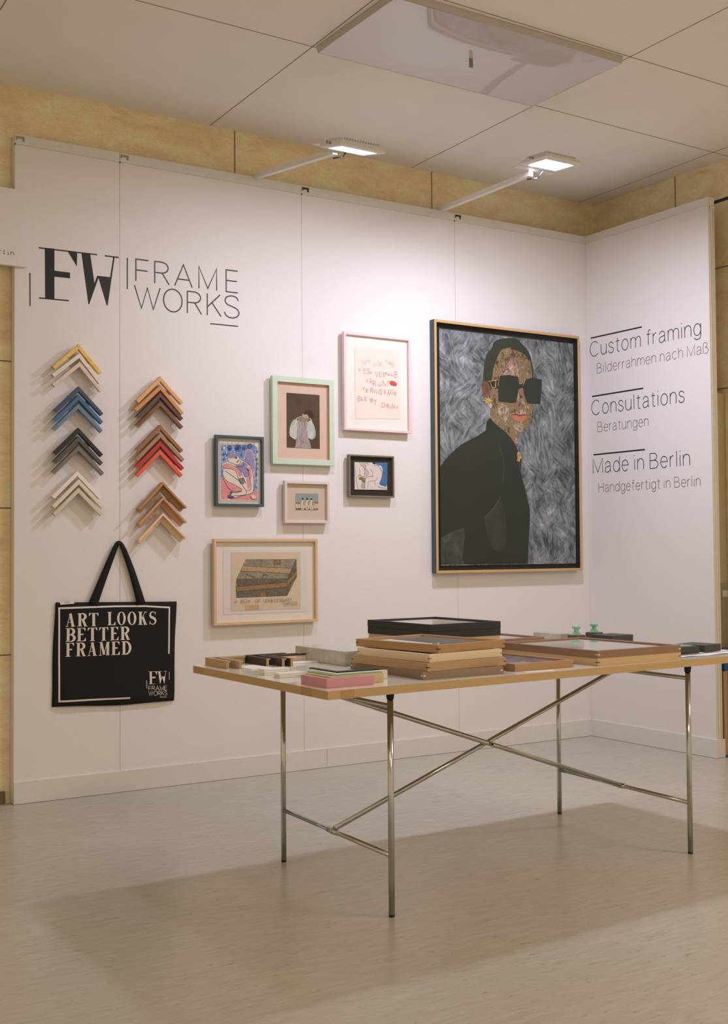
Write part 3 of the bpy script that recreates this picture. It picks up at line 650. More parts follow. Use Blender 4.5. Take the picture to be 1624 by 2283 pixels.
D['three'] = [('P','tp_sky',[(0.0002,0.0854),(0.1363,0.0857),(0.136,0.0418),(-0.0,0.0397)]),('P','tp_sand',[(-0.0,0.0397),(0.136,0.0418),(0.1358,0.0004),(-0.0003,-0.0004)]),('P','tp_hill',[(-0.0,0.0393),(0.0306,0.0397),(0.0306,0.0347),(0.0143,0.0305),(-0.0001,0.035)]),('P','tp_hill',[(0.107,0.0398),(0.1217,0.0432),(0.1349,0.0418),(0.1355,0.0362),(0.1253,0.0337),(0.1088,0.0366)]),('P','tp_pale',[(-0.0001,0.0295),(0.0251,0.0299),(0.025,0.0093),(-0.0002,0.009)]),('P','tp_pale',[(0.1125,0.0311),(0.1354,0.0315),(0.1353,0.0107),(0.1123,0.0104)]),('P','tp_dark',[(-0.0002,0.0067),(0.0304,0.0094),(0.1031,0.0056),(0.1353,0.0084),(0.1352,0.0044),(0.0666,0.0012),(-0.0003,0.0027)]),('S','tp_robe',[(0.037,0.0506),(0.0452,0.0539),(0.0506,0.0461),(0.0514,0.0302),(0.0503,0.0049),(0.0458,0.0009),(0.0367,0.0016),(0.0331,0.0079),(0.0342,0.03)]),('S','tp_fold',[(0.046,0.046),(0.0511,0.0366),(0.0504,0.0207),(0.0459,0.0302)]),('S','tp_head',[(0.0476,0.0579),(0.047,0.055),(0.0456,0.0526),(0.0436,0.0513),(0.0413,0.0513),(0.0393,0.0525),(0.0379,0.0548),(0.0374,0.0577),(0.0379,0.0606),(0.0394,0.0629),(0.0414,0.0642),(0.0437,0.0643),(0.0457,0.063),(0.0471,0.0607)]),('P','tp_fold',[(0.0412,0.0222),(0.0433,0.0222),(0.0439,0.0017),(0.0403,0.0016)]),('S','tp_robe',[(0.0633,0.051),(0.0715,0.0543),(0.0769,0.0465),(0.0777,0.0306),(0.0767,0.0052),(0.0721,0.0012),(0.063,0.0019),(0.0594,0.0082),(0.0605,0.0304)]),('S','tp_fold',[(0.0724,0.0464),(0.0774,0.037),(0.0768,0.0211),(0.0723,0.0305)]),('S','tp_head',[(0.0739,0.0583),(0.0734,0.0554),(0.072,0.0531),(0.0699,0.0518),(0.0676,0.0517),(0.0656,0.053),(0.0642,0.0553),(0.0637,0.0581),(0.0642,0.061),(0.0657,0.0634),(0.0677,0.0647),(0.07,0.0647),(0.072,0.0635),(0.0734,0.0612)]),('P','tp_fold',[(0.0675,0.0226),(0.0697,0.0226),(0.0703,0.002),(0.0666,0.0019)]),('S','tp_robe',[(0.0888,0.0514),(0.0971,0.0547),(0.1025,0.0469),(0.1033,0.031),(0.1022,0.0056),(0.0976,0.0015),(0.0885,0.0022),(0.0849,0.0085),(0.0859,0.0307)]),('S','tp_fold',[(0.0979,0.0468),(0.103,0.0373),(0.1023,0.0214),(0.0978,0.0309)]),('S','tp_head',[(0.0995,0.0587),(0.0989,0.0558),(0.0975,0.0535),(0.0954,0.0522),(0.0932,0.0521),(0.0911,0.0534),(0.0897,0.0557),(0.0892,0.0586),(0.0898,0.0615),(0.0912,0.0638),(0.0932,0.0651),(0.0955,0.0652),(0.0976,0.0639),(0.099,0.0616)]),('P','tp_fold',[(0.093,0.0229),(0.0952,0.0229),(0.0958,0.0023),(0.0921,0.0023)]),('S','tp_robe',[(0.0988,0.0643),(0.0983,0.0633),(0.0971,0.0625),(0.0953,0.0621),(0.0934,0.062),(0.0916,0.0624),(0.0904,0.0632),(0.09,0.0641),(0.0904,0.0651),(0.0917,0.0659),(0.0934,0.0664),(0.0954,0.0664),(0.0971,0.066),(0.0983,0.0653)])]
D['box'] = [('P','board_beige',[(0.0003,0.2924),(0.3974,0.2904),(0.3963,-0.0001),(-0.0003,0.0)]),('P','crayon_grey',[(0.0827,0.2556),(0.3723,0.2539),(0.3193,0.156),(0.0303,0.1583)]),('P','crayon_dark',[(0.0303,0.1583),(0.3193,0.156),(0.3173,0.0684),(0.0291,0.0663)]),('P','crayon_dark',[(0.3723,0.2539),(0.3743,0.1658),(0.3173,0.0684),(0.3193,0.156)]),('P','crayon_tan',[(0.0687,0.2254),(0.3458,0.2082),(0.3318,0.1827),(0.0554,0.1992)]),('P','crayon_brown',[(0.0273,0.1207),(0.3177,0.1385),(0.3175,0.1129),(0.0286,0.097)]),('P','crayon_brown',[(0.3183,0.1452),(0.372,0.197),(0.3737,0.1712),(0.3182,0.1182)]),('P','crayon_brown',[(0.3382,0.1178),(0.3594,0.1552),(0.3593,0.139),(0.3381,0.1043)]),('P','crayon_brown',[(0.242,0.2531),(0.2776,0.2528),(0.2815,0.2325),(0.2434,0.2298)]),('P','crayon_brown',[(0.1613,0.0672),(0.1614,0.0866),(0.1809,0.0941),(0.1974,0.0868),(0.1964,0.0681)]),('P','tape',[(0.0767,0.0273),(0.1552,0.0275),(0.1556,0.0018),(0.078,0.0022)]),('L','pencil',0.0016,[(0.0827,0.2556),(0.3723,0.2539),(0.3193,0.156),(0.0303,0.1583),(0.0827,0.2556)]),('L','pencil',0.0016,[(0.0303,0.1583),(0.0264,0.1194),(0.0291,0.0663),(0.3173,0.0684),(0.3193,0.156)]),('L','pencil',0.0016,[(0.3723,0.2539),(0.3743,0.1658),(0.3173,0.0684)]),('L','pencil',0.0016,[(0.0687,0.2254),(0.3458,0.2082)]),('L','pencil',0.0016,[(0.0554,0.1992),(0.3318,0.1827)]),('L','pencil',0.0016,[(0.0273,0.1207),(0.3177,0.1385)]),('L','pencil',0.0016,[(0.0286,0.097),(0.3175,0.1129)]),('L','pencil',0.0016,[(0.1613,0.0672),(0.1614,0.0866),(0.1809,0.0941),(0.1974,0.0868),(0.1964,0.0681)]),('L','pencil',0.0016,[(0.242,0.2531),(0.2434,0.2298),(0.2815,0.2325),(0.2776,0.2528)]),('L','pencil',0.0016,[(0.3183,0.1452),(0.372,0.197)]),('L','pencil',0.0016,[(0.3182,0.1182),(0.3737,0.1712)]),('L','pencil',0.0016,[(0.0877,0.1868),(0.0787,0.1605)]),('L','pencil',0.0016,[(0.1829,0.1879),(0.1782,0.1586)]),('L','pencil',0.0016,[(0.0847,0.1842),(0.1379,0.162)]),('L','pencil',0.0016,[(0.0374,0.0903),(0.0402,0.0705)]),('C','pencil_soft',0.0013,[(0.3223,0.1597),(0.3275,0.1618),(0.3444,0.1635)]),('C','pencil_soft',0.0013,[(0.2423,0.242),(0.2533,0.2489),(0.2602,0.2374)]),('C','pencil_soft',0.0013,[(0.1757,0.1743),(0.1878,0.1847),(0.1989,0.1752)]),('C','pencil_soft',0.0013,[(0.1799,0.2435),(0.1848,0.2451),(0.1959,0.2413)]),('C','pencil_soft',0.0013,[(0.1617,0.1639),(0.1717,0.1703),(0.1742,0.1574)]),('C','pencil_soft',0.0013,[(0.147,0.2467),(0.1569,0.2572),(0.166,0.2425)]),('C','pencil_soft',0.0013,[(0.3046,0.1633),(0.3172,0.173),(0.3256,0.1679)]),('C','pencil_soft',0.0013,[(0.1548,0.2286),(0.1694,0.2313),(0.1751,0.2322)]),('C','pencil_soft',0.0013,[(0.1841,0.1712),(0.1938,0.181),(0.2007,0.1764)]),('C','pencil_soft',0.0013,[(0.1548,0.2307),(0.1688,0.2362),(0.1723,0.2373)]),('C','pencil_soft',0.0013,[(0.257,0.1708),(0.264,0.1751),(0.2768,0.1662)]),('C','pencil_soft',0.0013,[(0.3091,0.2421),(0.3236,0.2462),(0.3331,0.2455)]),('C','pencil_soft',0.0013,[(0.196,0.1713),(0.2074,0.1779),(0.2097,0.1674)]),('C','pencil_soft',0.0013,[(0.1984,0.2291),(0.2095,0.231),(0.2198,0.2328)]),('C','pencil_soft',0.0013,[(0.3087,0.1763),(0.3213,0.178),(0.3279,0.1733)]),('C','pencil_soft',0.0013,[(0.12,0.2313),(0.1256,0.2374),(0.1416,0.228)]),('C','pencil_soft',0.0013,[(0.1153,0.165),(0.1242,0.1728),(0.1246,0.1635)]),('C','pencil_soft',0.0013,[(0.1051,0.2358),(0.1104,0.2459),(0.1144,0.2397)]),('C','pencil_soft',0.0013,[(0.0639,0.1791),(0.0767,0.1817),(0.0755,0.1824)]),('C','pencil_soft',0.0013,[(0.1636,0.2485),(0.1785,0.2511),(0.1731,0.2468)]),('C','pencil_soft',0.0013,[(0.2267,0.1659),(0.2325,0.1703),(0.2363,0.1656)]),('C','pencil_soft',0.0013,[(0.2692,0.2324),(0.2834,0.2406),(0.2915,0.2358)]),('C','pencil_soft',0.0013,[(0.1873,0.1776),(0.1988,0.1817),(0.1979,0.1774)]),('C','pencil_soft',0.0013,[(0.2998,0.2452),(0.3107,0.2501),(0.3169,0.2404)]),('C','pencil_soft',0.0013,[(0.3234,0.1746),(0.3346,0.1797),(0.3329,0.176)]),('C','pencil_soft',0.0013,[(0.0966,0.2489),(0.1014,0.2517),(0.1069,0.2515)]),('C','pencil_soft',0.0013,[(0.2856,0.0823),(0.291,0.0843),(0.2983,0.087)]),('C','pencil_soft',0.0013,[(0.2185,0.1415),(0.2235,0.1466),(0.2293,0.1453)]),('C','pencil_soft',0.0013,[(0.0848,0.0877),(0.094,0.0937),(0.0993,0.0907)]),('C','pencil_soft',0.0013,[(0.2512,0.1393),(0.2652,0.1491),(0.2692,0.1458)]),('C','pencil_soft',0.0013,[(0.0424,0.0906),(0.0498,0.1008),(0.0566,0.0839)]),('C','pencil_soft',0.0013,[(0.1177,0.1376),(0.1306,0.1392),(0.1361,0.1374)]),('C','pencil_soft',0.0013,[(0.039,0.1478),(0.0456,0.1535),(0.0495,0.1464)]),('C','pencil_soft',0.0013,[(0.128,0.1369),(0.1333,0.146),(0.1465,0.1439)]),('C','pencil_soft',0.0013,[(0.2114,0.075),(0.219,0.0851),(0.2225,0.0736)]),('C','pencil_soft',0.0013,[(0.2276,0.0803),(0.241,0.0841),(0.2402,0.0805)]),('C','pencil_soft',0.0013,[(0.217,0.1347),(0.2223,0.1376),(0.2344,0.1395)]),('C','pencil_soft',0.0013,[(0.2797,0.1359),(0.2857,0.14),(0.2925,0.1389)]),('C','pencil_soft',0.0013,[(0.1753,0.0794),(0.1808,0.0854),(0.195,0.076)]),('C','pencil_soft',0.0013,[(0.2235,0.1401),(0.233,0.148),(0.2449,0.1386)]),('C','pencil_soft',0.0013,[(0.0513,0.0879),(0.063,0.0932),(0.0742,0.0855)]),('C','pencil_soft',0.0013,[(0.2392,0.135),(0.2481,0.1424),(0.2632,0.1371)]),('C','pencil_soft',0.0013,[(0.2258,0.1349),(0.2305,0.145),(0.2459,0.1367)]),('C','pencil_soft',0.0013,[(0.0638,0.139),(0.071,0.1487),(0.0811,0.1391)]),('C','pencil_soft',0.0013,[(0.2169,0.1394),(0.2264,0.1424),(0.2406,0.1333)]),('C','pencil_soft',0.0013,[(0.2593,0.0732),(0.2738,0.0828),(0.2754,0.079)]),('T','pencil',0.0013,'A',(0.0167,0.0362),(0.0313,0.0371),0.0178),('T','pencil',0.0013,'BOX',(0.0532,0.0385),(0.1053,0.0383),0.0163),('T','pencil',0.0013,'OF',(0.132,0.0375),(0.1618,0.038),0.0159),('T','pencil',0.0013,'UNNECESSARY',(0.1821,0.0374),(0.3417,0.0394),0.0165),('T','pencil',0.0013,'THINGS.',(0.2879,0.0173),(0.3802,0.0193),0.0177)]
D['hand'] = [('P','blush',[(0.0011,0.3746),(0.2918,0.3884),(0.2917,0.0053),(-0.0008,-0.0082)]),('T','red_crayon',0.0016,'V',(0.0414,0.2906),(0.054,0.2913),0.0204),('T','red_crayon',0.0016,'E',(0.0609,0.2921),(0.0723,0.2915),0.0137),('T','red_crayon',0.0016,'R',(0.0793,0.2955),(0.0942,0.296),0.0176),('T','red_crayon',0.0016,',',(0.101,0.2855),(0.1057,0.2858),0.0059),('T','red_crayon',0.0016,'V',(0.1183,0.279),(0.1322,0.2791),0.0206),('T','red_crayon',0.0016,'I',(0.1439,0.2829),(0.1485,0.2819),0.0196),('T','red_crayon',0.0016,'E',(0.159,0.288),(0.1742,0.2876),0.0186),('T','red_crayon',0.0016,',',(0.1811,0.2779),(0.1858,0.2785),0.0098),('T','red_crayon',0.0016,'V',(0.1966,0.3076),(0.2107,0.308),0.0187),('T','red_crayon',0.0016,'A',(0.2153,0.3002),(0.2318,0.3003),0.0177),('T','red_crayon',0.0016,'S',(0.2328,0.2897),(0.2529,0.2903),0.0217),('T','red_crayon',0.0016,',',(0.2608,0.2919),(0.2641,0.2928),0.0059),('T','red_crayon',0.0016,'V',(0.0228,0.2475),(0.0376,0.2482),0.0194),('T','red_crayon',0.0016,'I',(0.0457,0.2521),(0.0491,0.2508),0.0097),('T','red_crayon',0.0016,'E',(0.057,0.2403),(0.0696,0.2405),0.0253),('T','red_crayon',0.0016,'S',(0.0742,0.2377),(0.0926,0.2395),0.0282),('T','red_crayon',0.0016,'O',(0.096,0.2403),(0.1064,0.2412),0.0097),('T','red_crayon',0.0016,',',(0.1128,0.2317),(0.1161,0.2317),0.0059),('T','red_crayon',0.0016,'V',(0.1306,0.2223),(0.1468,0.2242),0.0303),('T','red_crayon',0.0016,'E',(0.1562,0.229),(0.1702,0.2307),0.0235),('T','red_crayon',0.0016,'S',(0.1795,0.2307),(0.1877,0.23),0.0216),('T','red_crayon',0.0016,'H',(0.1936,0.2415),(0.2065,0.2419),0.0158),('T','red_crayon',0.0016,'A',(0.2112,0.2379),(0.2253,0.2392),0.0128),('T','red_crayon',0.0016,'L',(0.2336,0.2395),(0.2477,0.2397),0.0168),('T','red_crayon',0.0016,'B',(0.2559,0.2312),(0.2725,0.232),0.0326),('T','red_crayon',0.0016,'V',(0.0726,0.1919),(0.083,0.1931),0.0156),('T','red_crayon',0.0016,'A',(0.0933,0.1875),(0.1083,0.1877),0.0292),('T','red_crayon',0.0016,'R',(0.1151,0.1734),(0.1336,0.1737),0.0312),('T','red_crayon',0.0016,'U',(0.1487,0.1776),(0.1639,0.1787),0.0156),('T','red_crayon',0.0016,'M',(0.1767,0.1785),(0.2142,0.1812),0.0324),('T','red_crayon',0.0016,'V',(0.0494,0.1515),(0.0608,0.1523),0.0145),('T','red_crayon',0.0016,'E',(0.071,0.1393),(0.0825,0.14),0.0155),('T','red_crayon',0.0016,'R',(0.0986,0.1382),(0.1136,0.1377),0.0253),('T','red_crayon',0.0016,'N',(0.1228,0.1348),(0.1379,0.1359),0.0215),('T','red_crayon',0.0016,'I',(0.1495,0.1366),(0.1518,0.136),0.0137),('T','red_crayon',0.0016,'S',(0.1576,0.1341),(0.1705,0.1345),0.0284),('T','red_crayon',0.0016,'S',(0.1857,0.1399),(0.195,0.1391),0.0176),('T','red_crayon',0.0016,'A',(0.2067,0.1294),(0.2231,0.13),0.0325),('T','red_crayon',0.0016,'G',(0.2291,0.1397),(0.2444,0.141),0.0227),('T','red_crayon',0.0016,'E',(0.2526,0.1353),(0.2657,0.1355),0.0168),('T','red_crayon',0.0016,'B',(0.0181,0.0894),(0.0352,0.0893),0.0252),('T','red_crayon',0.0016,'L',(0.0421,0.0948),(0.0535,0.0959),0.0155),('T','red_crayon',0.0016,'E',(0.0626,0.0921),(0.0741,0.0924),0.0204),('T','red_crayon',0.0016,'I',(0.0868,0.0975),(0.0891,0.0982),0.0068),('T','red_crayon',0.0016,'B',(0.0982,0.0885),(0.1109,0.0899),0.0195),('T','red_crayon',0.0016,'T',(0.1165,0.074),(0.1374,0.0738),0.0253),('T','red_crayon',0.0016,'D',(0.1698,0.0634),(0.1897,0.064),0.0255),('T','red_crayon',0.0016,'U',(0.1979,0.069),(0.2108,0.0693),0.0137),('T','red_crayon',0.0016,'M',(0.2095,0.0559),(0.2413,0.0584),0.0315),('T','red_crayon',0.0016,'M',(0.2484,0.0601),(0.2744,0.0621),0.0187),('S','red_crayon',[(0.1504,0.3132),(0.1498,0.3119),(0.1483,0.3113),(0.1468,0.3117),(0.1462,0.3129),(0.1468,0.3142),(0.1483,0.3148),(0.1498,0.3144)]),('S','red_crayon',[(0.0502,0.2773),(0.0496,0.276),(0.0481,0.2754),(0.0467,0.2758),(0.0461,0.277),(0.0467,0.2783),(0.0482,0.2789),(0.0496,0.2785)]),('S','red_crayon',[(0.0936,0.1164),(0.093,0.1151),(0.0915,0.1145),(0.0901,0.115),(0.0895,0.1162),(0.0901,0.1174),(0.0915,0.118),(0.093,0.1176)]),('L','red_scribble',0.0025,[(0.2675,0.2004),(0.253,0.1904),(0.2345,0.1889),(0.2234,0.1995),(0.2383,0.2076),(0.2561,0.2074),(0.2657,0.1963),(0.2504,0.1902),(0.2334,0.192),(0.2254,0.2032),(0.2386,0.2118),(0.2569,0.2041),(0.2635,0.1931),(0.2497,0.1865),(0.2329,0.1954),(0.2276,0.2058),(0.2418,0.2104),(0.2571,0.2008),(0.2612,0.1911),(0.2467,0.1886),(0.2264,0.1983),(0.23,0.2071),(0.2446,0.2078),(0.2637,0.1974),(0.2587,0.1905),(0.244,0.1915),(0.2263,0.2022),(0.2325,0.2072),(0.2471,0.2046),(0.2636,0.1939),(0.2623,0.1867),(0.2418,0.1948),(0.2267,0.2051),(0.2293,0.2104),(0.249,0.2013),(0.2629,0.1916),(0.2591,0.1884),(0.2401,0.198),(0.2276,0.2068),(0.2324,0.2081),(0.2535,0.1981),(0.2617,0.1906),(0.256,0.1911),(0.2355,0.2016),(0.2289,0.2072),(0.2354,0.2051),(0.2554,0.1944),(0.2603,0.1907),(0.2531,0.1943),(0.2338,0.2048),(0.2228,0.2106),(0.2383,0.2018),(0.2568,0.1917),(0.2663,0.1879),(0.2503,0.1976),(0.2327,0.2069),(0.2248,0.2087),(0.2409,0.1987),(0.2576,0.1903),(0.2641,0.1904),(0.2734,0.2018)])]
D['logo'] = [('P','vinyl_black',[(0.052,0.3422),(0.3319,0.3454),(0.3319,0.3395),(0.0521,0.3364)]),('P','vinyl_black',[(0.081,0.3431),(0.1261,0.3446),(0.1264,0.1088),(0.0827,0.1084)]),('P','vinyl_black',[(0.0539,0.1096),(0.1947,0.1117),(0.1947,0.1059),(0.0539,0.1039)]),('P','vinyl_black',[(0.1262,0.2418),(0.2005,0.2412),(0.2006,0.2143),(0.1262,0.2136)]),('P','vinyl_black',[(0.1893,0.3404),(0.2347,0.3411),(0.2332,0.2744)]),('P','vinyl_black',[(0.2556,0.3416),(0.2978,0.3418),(0.319,0.2045),(0.3319,0.2421),(0.3961,0.2429),(0.4123,0.343),(0.4193,0.3432),(0.3838,0.1044),(0.3799,0.1048),(0.3387,0.2325),(0.2933,0.1024),(0.2895,0.102)]),('P','vinyl_black',[(0.37,0.3451),(0.4394,0.3457),(0.4394,0.3397),(0.37,0.3392)])]
D['logo_rules'] = [[(0.0092,0.217),(0.0142,0.2176),(0.0152,0.0647),(0.0102,0.0642)],[(0.4799,0.3463),(0.4854,0.347),(0.4852,0.1957),(0.4798,0.1951)],[(0.9184,0.0729),(1.0727,0.0736),(1.0727,0.0681),(0.9184,0.0675)]]
D['logo_letters'] = [('F',0.5261,0.5903,0.2393,0.346),('R',0.6231,0.6982,0.2396,0.3471),('A',0.7276,0.8208,0.24,0.3484),('M',0.8575,0.9538,0.2405,0.3499),('E',1.0068,1.0717,0.241,0.3516),('W',0.5189,0.651,0.1101,0.2181),('O',0.6688,0.7667,0.1105,0.2191),('R',0.7947,0.8714,0.1109,0.2199),('K',0.9025,0.9781,0.1112,0.2206),('S',0.9969,1.0781,0.1115,0.2212)]
D['bag'] = {'lines': [[(0.278,0.4525),(0.151,0.4632),(-0.0037,0.4672),(-0.2731,0.4663)],[(-0.269,0.469),(-0.2685,0.0359)],[(-0.2727,0.039),(-0.0901,0.0358),(0.0718,0.0315)],[(0.2748,0.456),(0.2711,0.2296)]],'text': [('ART',(-0.2399,0.38),(-0.0849,0.3779),(-0.2399,0.4409)),('LOOKS',(-0.0406,0.3798),(0.2094,0.3733),(-0.0406,0.4419)),('BETTER',(-0.2398,0.311),(0.0699,0.3069),(-0.2398,0.3731)),('FRAMED',(-0.2397,0.2421),(0.0751,0.2373),(-0.2398,0.305))],'fw': [(0.1652,0.0899),(0.2612,0.0857),(0.1653,0.1509)],'small': [('FRAME',(0.1661,0.0609),(0.2602,0.0553),(0.1661,0.0811)),('WORKS',(0.1661,0.0369),(0.2611,0.031),(0.1661,0.0571))],'rules': [[(0.1563,0.1094),(0.1563,0.0708)],[(0.2737,0.1431),(0.2736,0.1062)],[(0.2224,0.0249),(0.2597,0.0222)]],'tag': [(-0.2669,0.4945),(-0.2003,0.5007),(-0.199,0.4855),(-0.2628,0.4822)]}
D['right_text'] = [([(0.0374,2.4167),(0.4647,2.4127)],'Custom framing',[(0.0312,2.3033),(0.9055,2.3007),(0.0772,2.3897)],'Bilderrahmen nach Maß',[(0.0896,2.1951),(0.9553,2.1949),(0.0907,2.2539)]),([(0.0428,2.0589),(0.4686,2.0603)],'Consultations',[(0.0382,1.9455),(0.7785,1.9462),(0.0785,2.0352)],'Beratungen',[(0.0892,1.838),(0.5042,1.8385),(0.0903,1.8967)]),([(0.0482,1.7027),(0.4739,1.7023)],'Made in Berlin',[(0.0444,1.5901),(0.8114,1.588),(0.0461,1.6759)],'Handgefertigt in Berlin',[(0.0894,1.473),(0.885,1.4694),(0.0905,1.5304)])]

# ================================================================== THE SETTING
W_WHITE = flat('booth_white', (.825, .782, .768, 1), rough=.75, var=.015, scale=60, spec=.15, bump=.02)
W_TRIM = flat('trim_white', (.76, .74, .70, 1), rough=.5, var=.02, spec=.25)
W_END = flat('panel_edge', (.80, .76, .68, 1), rough=.6, var=.02)
GAP = flat('dark_gap', (.06, .05, .045, 1), rough=.9)
SEAM = flat('seam_grey', (.42, .38, .33, 1), rough=.9)
CEIL = flat('ceiling_paint', (.88, .85, .80, 1), rough=.8, var=.02, scale=4, spec=.15)


def stone_mat():
    m, nt, b = new_mat('limestone')
    mp = texco(nt, 'Object', (1, 1, 2.2))
    n = noise(nt, mp, 3.0, 8, 1.4, .62)
    r = ramp(nt, [(.25, lin(148, 133, 104, 2.6)), (.5, lin(162, 148, 119, 2.6)), (.72, lin(175, 161, 132, 2.6))])
    nt.links.new(n.outputs['Fac'], r.inputs['Fac'])
    mp2 = texco(nt, 'Object', (2.2, 2.2, 7))
    n2 = noise(nt, mp2, 3.2, 9, 2.6, .7)
    r2 = ramp(nt, [(.46, (1, 1, 1, 1)), (.5, (.6, .52, .42, 1)), (.54, (1, 1, 1, 1))])
    nt.links.new(n2.outputs['Fac'], r2.inputs['Fac'])
    mx = nt.nodes.new('ShaderNodeMixRGB')
    mx.blend_type = 'MULTIPLY'
    mx.inputs[0].default_value = .3
    nt.links.new(r.outputs['Color'], mx.inputs[1])
    nt.links.new(r2.outputs['Color'], mx.inputs[2])
    nt.links.new(mx.outputs[0], b.inputs['Base Color'])
    b.inputs['Roughness'].default_value = .55
    return m


def lino_mat():
    m, nt, b = new_mat('marbled_linoleum')
    mp = texco(nt, 'Object', (1, 1, 1))
    mp.inputs['Rotation'].default_value = (0, 0, math.radians(-28))
    big = noise(nt, mp, 1.3, 3)
    mp2 = texco(nt, 'Object', (6, 34, 1))
    mp2.inputs['Rotation'].default_value = (0, 0, math.radians(12))
    fine = noise(nt, mp2, 1.6, 7, .8, .65)
    mp3 = texco(nt, 'Object', (16, 85, 1))
    mp3.inputs['Rotation'].default_value = (0, 0, math.radians(18))
    fleck = noise(nt, mp3, 1.1, 4, 1.2)
    r = ramp(nt, [(.3, (.455, .428, .362, 1)), (.7, (.56, .53, .462, 1))])
    nt.links.new(fine.outputs['Fac'], r.inputs['Fac'])
    r2 = ramp(nt, [(.63, (1, 1, 1, 1)), (.70, (.66, .63, .58, 1))])
    nt.links.new(fleck.outputs['Fac'], r2.inputs['Fac'])
    r3 = ramp(nt, [(.3, (.93, .92, .90, 1)), (.7, (1, 1, 1, 1))])
    nt.links.new(big.outputs['Fac'], r3.inputs['Fac'])
    a = nt.nodes.new('ShaderNodeMixRGB')
    a.blend_type = 'MULTIPLY'
    a.inputs[0].default_value = .8
    nt.links.new(r.outputs['Color'], a.inputs[1])
    nt.links.new(r2.outputs['Color'], a.inputs[2])
    c = nt.nodes.new('ShaderNodeMixRGB')
    c.blend_type = 'MULTIPLY'
    c.inputs[0].default_value = 1
    nt.links.new(a.outputs[0], c.inputs[1])
    nt.links.new(r3.outputs['Color'], c.inputs[2])
    nt.links.new(c.outputs[0], b.inputs['Base Color'])
    b.inputs['Roughness'].default_value = .27
    b.inputs['Specular IOR Level'].default_value = .35
    return m


STONE = stone_mat()
LINO = lino_mat()
H = 3.05         # booth wall height
CZ = 3.30        # ceiling

fl = MB()
fl.box((-10, -9, -.1), (2.4, .6, 0))
tag(fl.build('floor', [LINO]), 'beige marbled linoleum floor', kind='structure')


def groove(mb, a, b, w, z, m):
    """a joint line between two points of the ceiling"""
    a, b = Vector(a), Vector(b)
    d = (b - a).normalized()
    n = Vector((-d.y, d.x)) * w / 2
    mb.face([(a.x + n.x, a.y + n.y, z), (b.x + n.x, b.y + n.y, z), (b.x - n.x, b.y - n.y, z), (a.x - n.x, a.y - n.y, z)], m)


ce = MB()
ce.box((-10, -9, CZ), (2.4, .6, CZ + .1))
for a, b in (((-4.6, -1.066), (.40, -.971)), ((-2.555, -2.3), (-2.49, .09)), ((-1.315, -3.4), (-1.227, .12)),
             ((-4.4, -1.70), (.4, -1.645)), ((-3.83, -3.4), (-3.74, .05)), ((.02, -2.2), (.06, .15)), ((-4.4, -2.95), (.4, -2.89))):
    groove(ce, a, b, .005, CZ - .0006, 1)
tag(ce.build('ceiling', [CEIL, flat('ceiling_joint', (.30, .255, .21, 1), .9)], recalc=False), 'matt beige ceiling of large square boards', kind='structure')

# limestone walls of the hall, standing a hand's breadth behind the booth
sw = MB()
tilt = Matrix.Translation((.19, .125, 0)) @ Matrix.Rotation(math.radians(1.08), 4, 'Z')
sw.box((-9, 0, 0), (0, .2, CZ), 0, M=tilt)
for x in (-1.275, -2.54, -3.80, -5.07):
    sw.box((x - .003, -.0012, 0), (x + .003, .01, CZ), 1, M=tilt)
for z in (.669, 1.337, 2.011, 2.68):
    sw.box((-9, -.0012, z - .003), (0, .01, z + .003), 1, M=tilt)
tag(sw.build('wall_back', [STONE, flat('stone_joint', lin(124, 104, 70, 1.3), .9)]), 'sandy limestone slab wall behind the booth', kind='structure')
sk = MB()
sk.box((-9, -.015, 0), (-3.72, 0, .055), 0, M=tilt)
tag(sk.build('baseboard_hall', [flat('grey_skirting', lin(120, 104, 84), .6)]), 'low grey skirting of the stone wall', kind='structure')
rw = MB()
rw.box((.19, -4.2, 0), (.39, .3, CZ))
for y in (-.56, -1.82, -3.1):
    rw.box((.188, y - .003, 0), (.2, y + .003, CZ), 1)
for z in (2.70, 2.02):
    rw.box((.188, -4.2, z - .003), (.2, .3, z + .003), 1)
tag(rw.build('wall_right', [STONE, MATS['stone_joint']]), 'limestone side wall of the hall', kind='structure')

# booth partition, back: one half panel and three full panels, 54 mm thick
TH = .05
bw = MB()
for x0, x1 in ((-3.5036, -3), (-3, -2), (-2, -1), (-1, 0)):
    bw.box((x0 + .0008, 0, .02), (x1 - .0008, TH, H - .047), 0, {'x': 1, 'X': 1})
bw.box((-3.5, .012, .02), (-.001, TH - .01, H - .05), 2)
tag(bw.build('wall_booth_back', [W_WHITE, W_END, SEAM]), 'white exhibition partition with vertical panel seams', kind='structure')
bt = MB()
for x0, x1 in ((-3.5036, -3), (-3, -2), (-2, -1), (-1, 0)):
    bt.box((x0 + .001, -.002, H - .045), (x1 - .001, TH, H), 0)
    bt.box((x0 + .001, 0, H - .047), (x1 - .001, TH, H - .045), 4)
    s = 3 if x0 < -2.5 else 1                       # connector slots: grey at the left, black further right
    bt.box((x0 + .004, -.0035, H - .018), (x0 + .044, 0, H - .008), s)
    bt.box((x0 + .034, -.0035, H - .030), (x0 + .044, 0, H - .018), s)
    bt.box((x0 + .004, -.0035, H - .026), (x0 + .010, 0, H - .018), s)
    bt.box((x0 - .002, -.0035, H - .05), (x0 + .003, 0, H - .043), 1)
tag(bt.build('trim_1', [W_TRIM, GAP, SEAM, flat('slot_grey', (.36, .33, .28, 1), .6), flat('rail_groove', (.58, .55, .50, 1), .7)]), 'white top rail of the back partition with connector slots', kind='structure')
bb = MB()
for x0, x1 in ((-3.5036, -1.87), (-1.868, -.008)):
    bb.box((x0, -.009, .0015), (x1, TH, .0998), 0)
tag(bb.build('baseboard_back', [W_TRIM]), 'white skirting of the back partition', kind='structure')

